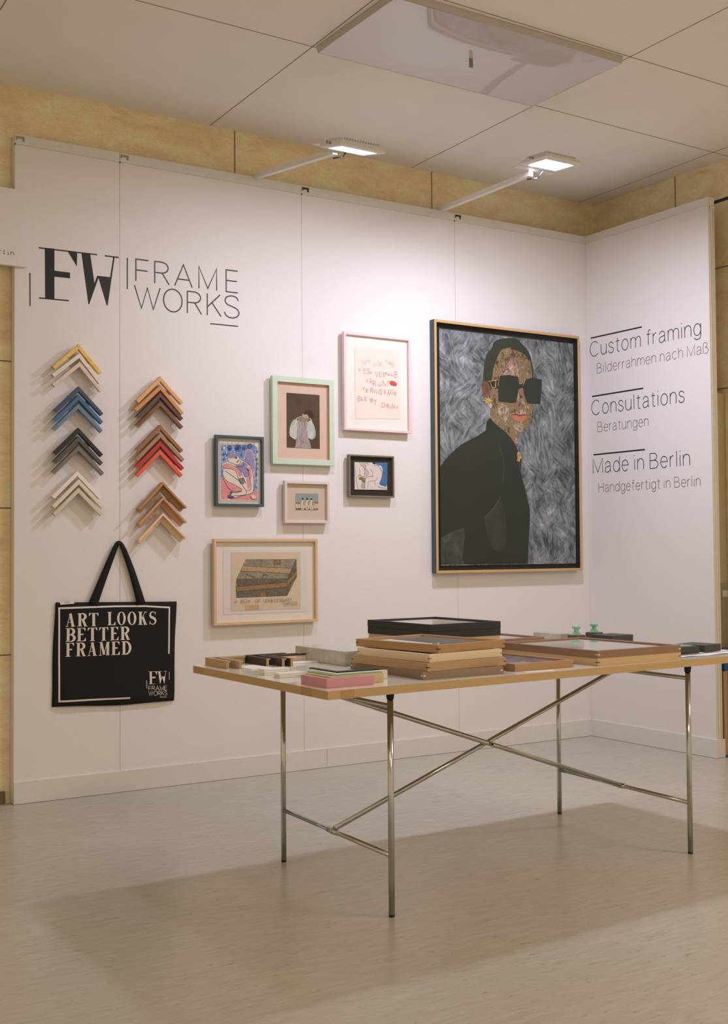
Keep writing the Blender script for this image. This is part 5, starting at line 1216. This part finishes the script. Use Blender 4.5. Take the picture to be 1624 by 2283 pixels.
def dense(pts, st=.008):
    o = [pts[0]]
    for a, b_ in zip(pts, pts[1:]):
        n = max(1, int(math.dist(a, b_) / st))
        o += [(a[0] + (b_[0] - a[0]) * k / n, a[1] + (b_[1] - a[1]) * k / n) for k in range(1, n + 1)]
    return o


BG = D['bag']
mb = MB()
for pts in BG['lines']:
    ribbon(mb, dense(pts), .0082, bm_)
mb.build('border_print', [PRINT], bd_, recalc=False)
mb = MB()
for s, a, b_, tp in BG['text']:
    put_didone(mb, s, a, b_, tp[1] - a[1], bm_)
mb.build('slogan_print', [PRINT], bd_, recalc=False)
mb = MB()
f0, f1, f2 = BG['fw']
_x = [p[0] for q in D['logo'] for p in q[2]]
_z = [p[1] for q in D['logo'] for p in q[2]]
lx0, lx1, lz0, lz1 = min(_x), max(_x), min(_z), max(_z)     # the big monogram's own extent
for _, _, pts in D['logo']:
    q = [((x - lx0) / (lx1 - lx0), (z - lz0) / (lz1 - lz0)) for x, z in pts]
    mb.face([bm_(f0[0] + (f1[0] - f0[0]) * a, f0[1] + (f1[1] - f0[1]) * a + (f2[1] - f0[1]) * b_, 0) for a, b_ in q])
for s, a, b_, tp in BG['small']:
    put_text(mb, s, a, b_, tp[1] - a[1], .0021, bm_)
for pts in BG['rules']:
    ribbon(mb, dense(pts), .0026, bm_)
mb.build('logo_print', [PRINT], bd_, recalc=False)

# strap: two widths of webbing meeting at the hook
mb = MB()
AP = (.020, .768)


def strap(path, wid, y0, y1):
    n = len(path)
    top, bot = [], []
    for i, (x, z) in enumerate(path):
        t = i / (n - 1)
        a = path[max(0, i - 1)]
        b_ = path[min(n - 1, i + 1)]
        d = Vector((b_[0] - a[0], b_[1] - a[1])).normalized()
        nx, nz = -d.y, d.x
        w = wid[0] + (wid[1] - wid[0]) * t
        y = y0 + (y1 - y0) * t
        tw = .5 * t
        pts = []
        for s, dy in ((-1, 0), (1, 0), (1, .0035), (-1, .0035)):
            pts.append((x + nx * s * w / 2 * (1 - .25 * t), y + dy - s * w * .35 * tw, z + nz * s * w / 2 * (1 - .25 * t)))
        top.append(pts)
    mb.loft(top)


strap(smooth([(-.109, .478), (-.082, .545), (-.045, .635), (-.008, .722), (.010, .760), (.020, .768)], k=4), (.046, .024), -.019, -.014)
strap(smooth([(.130, .474), (.110, .545), (.080, .640), (.046, .728), (.030, .760), (.018, .768)], k=4), (.044, .024), -.019, -.014)
mb.build('handle', [CLOTH], bag)
mb = MB()
mb.face([(x, bag_depth(min(x, .3), min(z, .47)) - .0025, z) for x, z in BG['tag']])
mb.face([(x, bag_depth(min(x, .3), min(z, .47)) - .0028, z) for x, z in BG['tag']][::-1])
tg0 = BG['tag']
fmt = lambda x, z, l: (x, bag_depth(x, min(z, .47)) - .0032, z)
put_text(mb, '€', (-.2420, .4885), (-.2370, .4890), .0075, .0009, fmt, 1)
put_text(mb, '25.-', (-.2340, .4890), (-.2160, .4905), .0075, .0009, fmt, 1)
mb.build('price_tag', [flat('tag_paper', c_(220, 214, 206, 1.2), .7, .02), flat('tag_ink', c_(130, 122, 116), .7)], bag, recalc=False)
hk = MB()
hk.tube((0, .002, 0), (0, -.020, 0), .0022, n=10)
hk.tube((0, -.020, -.001), (0, -.020, .006), .0022, n=10)
o = hk.build('wall_hook', [CABLE])
o.location = (-3.0098, 0, 1.171)
tag(o, 'tiny dark hook on the panel seam carrying the tote bag', 'hook')

# ================================================================== TABLE
CHROME = flat('chrome', (.55, .585, .60, 1), .13, .04, 8, metal=1.0)
MAPLE = wood('edge_maple', c_(188, 158, 116, 1.15), .10)
MAPLE2 = wood('edge_maple_dark', c_(176, 142, 98, 1.15), .10)
TOPL = flat('top_linoleum', (.88, .86, .80, 1), .09, .02, 30, spec=.55)
T = .722
FL, BLg, BRg, FR = (-2.997, -2.311), (-2.961, -1.546), (-1.600, -1.511), (-1.650, -2.289)
tb = thing('table', 'long trestle table with chrome crossed legs and white top with maple edge', 'table', (-2.30, -1.914, 0))
ox, oy = -2.30, -1.914
LL = lambda p, z: (p[0] - ox, p[1] - oy, z)
mb = MB()
Q = [(-3.2752, -2.4006), (-1.25, -2.308), (-1.25, -1.366), (-3.2692, -1.437)]
hi, lo = T, T - .0258
mb.face([LL(p, hi) for p in Q], 0)
ins = .0022
mb.face([LL(p, lo) for p in Q[::-1]], 1, [(0, 0), (1, 0), (1, 1), (0, 1)])


def edge(a, b_, patches):
    n = math.dist(a, b_)
    cuts = sorted(set([0, n] + [c for p in patches for c in p]))
    for s0, s1 in zip(cuts, cuts[1:]):
        mi = 2 if any(p[0] <= s0 + 1e-6 and s1 - 1e-6 <= p[1] for p in patches) else 1
        pt = lambda s: (a[0] + (b_[0] - a[0]) * s / n, a[1] + (b_[1] - a[1]) * s / n)
        uv = [(s0, 0), (s1, 0), (s1, .026), (s0, .026)] if mi == 1 else [(0, s0), (0, s1), (.02, s1), (.02, s0)]
        mb.face([LL(pt(s0), lo), LL(pt(s1), lo), LL(pt(s1), hi), LL(pt(s0), hi)], mi, uv)


edge(Q[0], Q[1], [(.045, .095)])
edge(Q[1], Q[2], [])
edge(Q[2], Q[3], [])
edge(Q[3], Q[0], [(0, .09), (.80, .87)])
mb.build('tabletop', [TOPL, MAPLE, MAPLE2], tb)
leg0 = None
RUB = flat('black_cap', (.018, .018, .018, 1), .45)
for p in (FL, BLg, BRg, FR):
    if leg0 is None:
        m1 = MB()
        m1.lathe([(.0098, .008), (.0098, .678)], n=24)
        lg_ = m1.build('leg', [CHROME], tb)
        m2 = MB()
        m2.lathe([(.0, 0), (.0086, 0), (.0094, .002), (.0094, .008), (0, .008)], n=20)
        m2.build('foot', [RUB], lg_)
        m3 = MB()
        m3.lathe([(0, .672), (.0115, .672), (.0135, .690), (.0135, lo), (0, lo)], n=20)
        m3.build('cap', [RUB], lg_)
        leg0 = lg_
    else:
        lg_ = copy_part(leg0, tb)
    lg_.location = (p[0] - ox, p[1] - oy, 0)
ZU, ZL = .648, .187
mid = lambda a, b_, t=.5: (a[0] + (b_[0] - a[0]) * t, a[1] + (b_[1] - a[1]) * t)
for a, b_ in ((FL, BLg), (FR, BRg)):
    for z in (ZU, ZL):
        m = MB()
        m.tube(LL(a, z), LL(b_, z), .0078)
        m.build('crossbar', [CHROME], tb)
LM, RM = mid(FL, BLg, .5), mid(FR, BRg, .5)
off = .012
for za, zb, sgn in ((ZL, ZU, 1), (ZU, ZL, -1)):
    m = MB()
    m.tube((LM[0] - ox + .012, LM[1] - oy + sgn * off, za + (.004 if za < .4 else -.004)), (RM[0] - ox - .012, RM[1] - oy + sgn * off, zb + (.004 if zb < .4 else -.004)), .0088)
    m.build('brace', [CHROME], tb)
for p, z in ((LM, ZL), (RM, ZL), (LM, ZU), (RM, ZU)):
    m = MB()
    m.tube((p[0] - ox - .001, p[1] - oy - .034, z), (p[0] - ox + .002, p[1] - oy + .034, z), .0102)
    m.tube((p[0] - ox - .001, p[1] - oy - .008, z), (p[0] - ox, p[1] - oy + .008, z), .0112)
    m.build('clamp_sleeve', [CHROME], tb)
cxm = ((LM[0] + RM[0]) / 2, (LM[1] + RM[1]) / 2)
m = MB()
m.tube((cxm[0] - ox, cxm[1] - oy - .026, (ZU + ZL) / 2), (cxm[0] - ox, cxm[1] - oy + .026, (ZU + ZL) / 2), .0052, n=12)
m.tube((cxm[0] - ox, cxm[1] - oy - .026, (ZU + ZL) / 2), (cxm[0] - ox, cxm[1] - oy - .022, (ZU + ZL) / 2), .0085, n=6)
m.build('bolt', [STEEL], tb)

# ================================================================== ON THE TABLE
KT = 1.5


def ct(r, g, b, k=1.2):
    c = lin(r, g, b, k)
    return (c[0], min(.95, c[1] * 1.10), min(.95, c[2] * 1.22), 1)


WALNUT = wood('t_walnut', ct(140, 106, 84, 1.2), .18)
WALNUT2 = wood('t_walnut_grey', ct(138, 112, 94, 1.2), .16)
ALDER = wood('t_alder', ct(176, 140, 100, 1.15), .12)
MAPLE_T = wood('t_maple', ct(212, 186, 154, 1.25), .06)
CHERRY = wood('t_cherry', ct(172, 130, 88, 1.15), .12)
OAKT = wood('t_oak', ct(196, 162, 122, 1.15), .10)
BLACKT = wood('t_black', ct(44, 42, 40, KT), .2)
KEYD = wood('key_dark', ct(92, 64, 46, KT), .1)
KEYL = wood('key_light', ct(226, 194, 150, KT), .06)
KEYG = flat('key_grey', ct(120, 118, 104, KT), .5)
BACKW = flat('backing_white', (.88, .85, .82, 1), .8, .02)


def table_frame(label, x, y, w, d, h, z, rot, m, key=None, glazed=False, group=None, fw=.014, art=None):
    """x, y: the corner nearest the camera (left front); rot in degrees"""
    r = math.radians(rot)
    t = thing('wooden_frame', label, 'picture frame', (x, y, z), r, group)
    mb = MB()
    prof = [(0, 0), (0, h - .001), (.001, h), (fw - .001, h), (fw, h - .001), (fw, 0)]
    sweep_rect(mb, w, d, prof, lambda u, v, e: (u, v, e + .0002))
    mo_ = mb.build('moulding', [m], t)
    b = MB()
    b.box((fw - .001, fw - .001, h - .0105), (w - fw + .001, d - fw + .001, h - .0080))
    b.build('backing', [art or BACKW], t)
    if glazed:
        g = MB()
        zz = h - .0045
        g.face([(fw, fw, zz), (w - fw, fw, zz), (w - fw, d - fw, zz), (fw, d - fw, zz)])
        g.build('glass', [GLASS_T], t, recalc=False)
    if key:
        e, k0, k1 = .0004, h * .42, h * .56
        L_ = .011
        for cx_, sx in ((0, 1), (w, -1)):
            for cy_, sy in ((0, 1), (d, -1)):
                q = MB()
                X0, X1 = sorted((cx_ - sx * e, cx_ + sx * L_))
                Y0, Y1 = sorted((cy_ - sy * e, cy_ + sy * .004))
                q.box((X0, Y0, k0), (X1, Y1, k1))
                X0, X1 = sorted((cx_ - sx * e, cx_ + sx * .004))
                Y0, Y1 = sorted((cy_ - sy * e, cy_ + sy * L_))
                q.box((X0, Y0, k0), (X1, Y1, k1))
                q.build('spline_key', [key], mo_)
    return t


G1 = 'wooden frames stacked at the front of the table'
table_frame('walnut frame at the bottom of the front stack of four', -2.8760, -2.3160, .322, .445, .0258, T, -.8, WALNUT2, KEYL, group=G1)
table_frame('light brown frame second from the bottom of the front stack', -2.8600, -2.3205, .338, .410, .0258, T + .026, 4.2, ALDER, KEYD, group=G1)
table_frame('pale maple frame third from the bottom of the front stack', -2.8408, -2.3050, .322, .378, .0258, T + .052, 5.6, MAPLE_T, ALDER, group=G1)
table_frame('glazed cherry frame on top of the front stack of four', -2.7930, -2.2870, .316, .408, .0262, T + .078, 8.6, CHERRY, KEYD, True, group=G1)

G2 = 'frames stacked at the back of the table'
hb_ = .0268
for k, (lb, m) in enumerate((('pale oak frame at the bottom of the back stack under the black ones', OAKT), ('pale oak frame second from the bottom of the back stack', OAKT),
                             ('pale oak frame directly under the two black frames', OAKT), ('black frame under the topmost black frame of the back stack', BLACKT),
                             ('glazed black frame on top of the back stack', BLACKT))):
    dx = (.006, .004, .005, .001, 0)[k]
    table_frame(lb, -2.4795 + dx, -1.8000 + dx, .342 - dx, .415 - dx, hb_ - .0004, T + hb_ * k, 1.3, m, None, k == 4, G2, fw=.013)

G3 = 'walnut frames behind the large walnut frame'
table_frame('lower walnut frame of the pair right of the black stack', -2.118, -1.672, .305, .270, .0258, T, .5, WALNUT, None, group=G3)
table_frame('upper glazed walnut frame of the pair right of the black stack', -2.120, -1.674, .308, .274, .0258, T + .026, .5, WALNUT, None, True, G3)

ART_T = streaky('blue_print', [(.32, ct(196, 190, 186, KT)), (.46, ct(150, 152, 176, KT)), (.52, ct(92, 96, 140, KT)), (.58, ct(190, 184, 186, KT)), (.78, ct(206, 198, 194, KT))], 5, 2.2, stretch=(.7, 2.4, 1))
table_frame('small cherry frame holding a blue streaked print, flat beside the stack', -2.4778, -2.2884, .267, .405, .0250, T, 1.0, CHERRY, KEYG, True, None, art=ART_T)

G4 = 'large frames at the right end of the table'
table_frame('large pale maple frame under the large walnut one', -2.1255, -2.3140, .428, .522, .0264, T, 1.75, OAKT, KEYD, group=G4)
table_frame('large glazed walnut frame reflecting the green knobs', -2.1255, -2.3140, .428, .522, .0264, T + .0266, 1.75, WALNUT, KEYL, True, G4)


def block(name, label, cat, x, y, w, d, h, z, rot, m, group=None, part_mats=None, faces=None):
    mb = MB()
    b = min(.0012, h * .2)
    mb.loft([[(0 + i, 0 + i, zz), (w - i, 0 + i, zz), (w - i, d - i, zz), (0 + i, d - i, zz)] for i, zz in ((b, .0002), (0, b), (0, h - b), (b, h))], smooth=False)
    o = mb.build(name, [m])
    for p in (None,):
        me = o.data
        uvl = me.uv_layers.new(name='UVMap')
        for poly in me.polygons:
            for li in poly.loop_indices:
                c = me.vertices[me.loops[li].vertex_index].co
                uvl.data[li].uv = (c.x + c.z * .3, c.y + c.z) if abs(poly.normal.z) > .5 else (c.x + c.y, c.z)
    o.location = (x, y, z)
    o.rotation_euler = (0, 0, math.radians(rot))
    return tag(o, label, cat, group)


SILVER = streaky('silver_leaf', [(.3, (.50, .50, .45, 1)), (.55, (.58, .575, .53, 1)), (.8, (.66, .65, .61, 1))], 40, .5, rough=.22, spec=.9)
block('sample_box', 'silver-leafed flat box behind the pink frame corner', 'box', -2.8384, -1.7814, .250, .345, .0515, T, 1.5, SILVER)
block('sample_box', 'silver-leafed box at the back beside the green knobs', 'box', -1.640, -1.575, .055, .165, .051, T, 3, SILVER)
DKBOX = wood('box_dark', ct(54, 54, 46, KT), .15)
block('sample_box', 'black box at the back right of the green knobs', 'box', -1.5680, -1.8120, .128, .118, .0525, T, 5, DKBOX)
PAPER = flat('sheet_paper', (.86, .84, .88, 1), .8, .02)
for k, (lb, x, y, w, d, r) in enumerate((('white sheet of paper lying rumpled at the right end of the table', -1.640, -2.255, .370, .30, 2),
                                        ('upper white sheet of paper under the two black boxes', -1.655, -2.215, .380, .27, 6))):
    mb = MB()
    mb.loft([[(w * i / 14, d * j / 8, .0004 + k * .0016 + .0011 * (1 + math.sin(i * .9 + j * 1.3 + k)) * (1 if j < 2 else .3)) for i in range(15)] for j in range(9)], closed=False, caps=False)
    o = mb.build('paper_sheet', [PAPER], recalc=False)
    o.location = (x, y, T)
    o.rotation_euler = (0, 0, math.radians(r))
    tag(o, lb, 'paper', 'papers at the right end of the table')
block('sample_box', 'black box at the table end, left of a similar one', 'box', -1.625, -2.196, .148, .085, .0268, T + .0042, 2, DKBOX, 'black boxes on the papers')
block('sample_box', 'rightmost black box at the table end', 'box', -1.4330, -2.1808, .118, .130, .0262, T + .0042, 11, DKBOX, 'black boxes on the papers')
g = MB()
g.box((0, 0, 0), (.11, .09, .003))
o = g.build('glass_sample', [glass('sample_glass', 1.3, (.86, .93, .90, 1))])
o.location = (-1.600, -2.190, T + .0312)
o.rotation_euler = (0, 0, math.radians(8))
tag(o, 'small pane of greenish glass lying on the left black box', 'glass')
block('paper_slip', 'narrow white slip of paper at the front edge of the table', 'paper', -2.467, -2.332, .12, .022, .0012, T, -6, PAPER)

KNOBG = flat('knob_mint', ct(136, 182, 152, 1.1), .3, .04, spec=.5)
KNOBW = wood('knob_block', ct(78, 64, 50, KT), .2)
for k, (x, y, lb) in enumerate(((-1.598, -1.628, 'mint green turned knob on a dark block, left of two'), (-1.475, -1.605, 'mint green turned knob on a dark block, right of two'))):
    t = thing('knob_weight', lb, 'knob', (x, y, T), math.radians(4), 'green knobs on the table')
    hz = .0475 if k == 0 else .0525
    if k == 0:
        mb = MB()
        mb.lathe([(0, 0), (.0265, 0), (.0262, .003), (.0190, .0065), (.0118, .012), (.0095, .0185), (.0105, .0245), (.0165, .0275), (.0188, .031), (.0182, .0355), (.0130, .0385), (0, .0395)], n=28)
        kb = mb.build('knob', [KNOBG], t)
        mb = MB()
        mb.box((-.026, -.026, .0002), (.026, .026, hz), 0)
        kbase = mb.build('base_block', [KNOBW], t)
        kb.location = (0, 0, hz)
    else:
        kb = copy_part(kb, t)
        kb.location = (0, 0, hz)
        kbase = copy_part(kbase, t)
        kbase.scale = (1, 1, hz / .0475)


def sample_table(label, x, y, fl_, m, top=None, raw=None, arms=(.175, .175), prof=None, rot=0.0, group=None, z=T):
    """L corner lying face up; fl_ = (su, sv): directions of the two arms along x and y"""
    mb = MB()
    prof = prof or [(0, 0), (0, .0262), (.001, .027), (.0165, .027), (.0165, .0215), (.0105, .0215), (.0105, 0)]
    su, sv = fl_
    sweep_corner(mb, arms[0], arms[1], prof, lambda u, v, d: (su * u, sv * v, d + .0003), [0] * (len(prof) - 2) + [2, 0] if raw is None else [0, 0, 0, 0, 2, 2, 2][:len(prof)], 1)
    o = mb.build('frame_corner_sample', [m, raw or RAWT, top or m])
    o.location = (x, y, z)
    o.rotation_euler = (0, 0, math.radians(rot))
    return tag(o, label, 'frame sample', group)


RAWT = wood('t_raw_end', ct(182, 148, 108, 1.15), .12)
OAKS = wood('t_oak_sample', ct(178, 146, 106, 1.15), .12)
G5 = 'frame corners at the left end of the table'
sample_table('light wood frame corner at the left end of the table, outer of two', -3.2235, -1.4405, (1, -1), OAKS, raw=OAKS, arms=(.172, .182), group=G5, rot=-1)
sample_table('light wood frame corner nested inside the outer light one', -3.1895, -1.4612, (1, -1), OAKS, raw=OAKS, arms=(.110, .186), group=G5, rot=0)
DK = wood('t_dark_sample', ct(58, 50, 42, KT), .3)
DK2 = wood('t_dark_sample_brown', ct(66, 52, 42, KT), .25)
PALEIN = wood('t_pale_inside', ct(210, 180, 152, KT), .08)
sample_table('black grained frame corner, outer of three dark ones', -3.0690, -1.4380, (1, -1), DK, raw=RAWT, arms=(.172, .178), group=G5, rot=1)
sample_table('dark brown frame corner between two other dark ones', -3.0310, -1.4780, (1, -1), DK2, raw=RAWT, arms=(.165, .180), group=G5, rot=2)
sample_table('dark frame corner with pale inner side, innermost of three', -3.0040, -1.5060, (1, -1), DK, top=PALEIN, raw=RAWT, arms=(.165, .166), group=G5, rot=2)
WCARD = flat('white_card', (.90, .88, .85, 1), .7, .02)
THIN = [(0, 0), (0, .0036), (.0005, .004), (.030, .004), (.030, 0)]
block('card_sample', 'thin white card lying in front of the black frame corners', 'card', -3.168, -1.698, .088, .120, .0032, T, 6, WCARD)
block('card_sample', 'thin white card lying right of the dark frame corners', 'card', -2.966, -1.610, .135, .055, .0040, T, 4, WCARD)
G6 = 'white card samples stacked at the left end of the table'
nm = ('bottom', 'second from bottom', 'third from bottom', 'topmost')
for k in range(4):
    block('card_sample', '%s white card of the rear small stack of four' % nm[k] if k else 'bottom white card of the rear small stack of four', 'card', -3.2245 + .004 * (k % 2), -1.9060 + .002 * k, .096, .046, .0049, T + .005 * k, (1, 3, 0, 2)[k], WCARD, G6)
for k in range(3):
    block('card_sample', '%s white card of the front small stack of three' % ('bottom', 'middle', 'top')[k], 'card', -3.2220 + .003 * (k % 2), -2.0040, .096, .040, .0050, T + .0052 * k, (2, 0, 3)[k], WCARD, G6)
G7 = 'coloured frame corners nested at the front left of the table'
PK = flat('t_pink', ct(200, 138, 144, 1.12), .5, .03)
NEST = [
    ('pink frame corner at the front left corner of the table', -3.2390, -2.3330, PK, (.170, .152), .0276),
    ('tan frame corner nested behind the pink one', -3.2030, -2.2930, flat('t_tan', ct(200, 168, 118, 1.15), .5, .04), (.196, .150), .0280),
    ('green frame corner nested behind the tan one', -3.1730, -2.2560, flat('t_green', ct(118, 158, 112, 1.1), .5, .04), (.186, .150), .0280),
    ('cream frame corner nested behind the green one', -3.1400, -2.2200, flat('t_cream', ct(214, 200, 174, 1.2), .5, .03), (.196, .170), .0276),
    ('black frame corner, innermost behind the cream one', -3.1050, -2.1640, BLACKT, (.165, .165), .0276),
]
for lb, x, y, m, arms, hh in NEST:
    sample_table(lb, x, y, (1, 1), m, raw=m, arms=arms, rot=1.0, group=G7, prof=[(0, 0), (0, hh - .001), (.001, hh), (.0150, hh), (.0150, 0)])

# ================================================================== BEHIND THE RIGHT PARTITION
OLIVE = flat('cabinet_olive', c_(128, 118, 94, 2.1), .6, .04, 20)
cb = thing('cabinet', 'olive brown cabinet half hidden behind the right partition', 'cabinet', (.06, -.90, 0))
mb = MB()
mb.box((0, 0, .02), (.124, .55, 1.990))
mb.build('carcass', [OLIVE], cb)
mb = MB()
mb.box((.001, -.010, .02), (.123, 0, .935))
mb.build('lower_door', [flat('cabinet_olive_dark', c_(108, 100, 80, 1.9), .6, .04, 20)], cb)
mb = MB()
mb.box((.072, -.0125, .862), (.112, -.0102, .898))
mb.build('label_plate', [flat('plate_grey', c_(176, 168, 150, 1.4), .6)], cb)
KRAFT = flat('kraft_board', c_(156, 126, 92, 1.4), .8, .08, 18)
bxx = thing('cardboard_box', 'brown cardboard box standing on the floor behind the right partition', 'box', (.062, -.975, .0125))
mb = MB()
mb.box((0, 0, 0), (.118, .060, .450))
mb.build('body', [KRAFT], bxx)
mb = MB()
mb.box((.020, -.0012, 0), (.030, .0002, .450))
mb.build('seam_tape', [flat('kraft_tape', c_(136, 106, 74, 1.4), .6)], bxx)
BLUE = flat('blue_plastic', c_(24, 72, 122, 1.5), .4, .08)
mb = MB()
mb.loft([[(0, 0, 0), (.122, 0, 0), (.122, .075, 0), (0, .075, 0)], [(0, 0, .012), (.122, 0, .012), (.122, .075, .012), (0, .075, .012)]], smooth=False)
o = mb.build('blue_mat', [BLUE])
o.location = (.061, -.985, 0)
tag(o, 'flat blue mat on the floor under the cardboard box', 'mat')
mb = MB()
mb.loft([[(.01, .01, 0), (.10, .01, 0), (.10, .055, 0), (.01, .055, 0)], [(0, 0, .12), (.112, 0, .12), (.112, .060, .12), (0, .060, .12)]], smooth=False)
o = mb.build('blue_tray', [BLUE])
o.location = (.066, -.973, .463)
tag(o, 'blue plastic tray on top of the cardboard box', 'tray')
mb = MB()
mb.tube((0, 0, 0), (0, -1.6, 0), .009, n=12)
o = mb.build('rail', [CABLE])
o.location = (.075, .07, 3.035)
tag(o, 'thin black rail running behind the top of the right partition', 'rail')
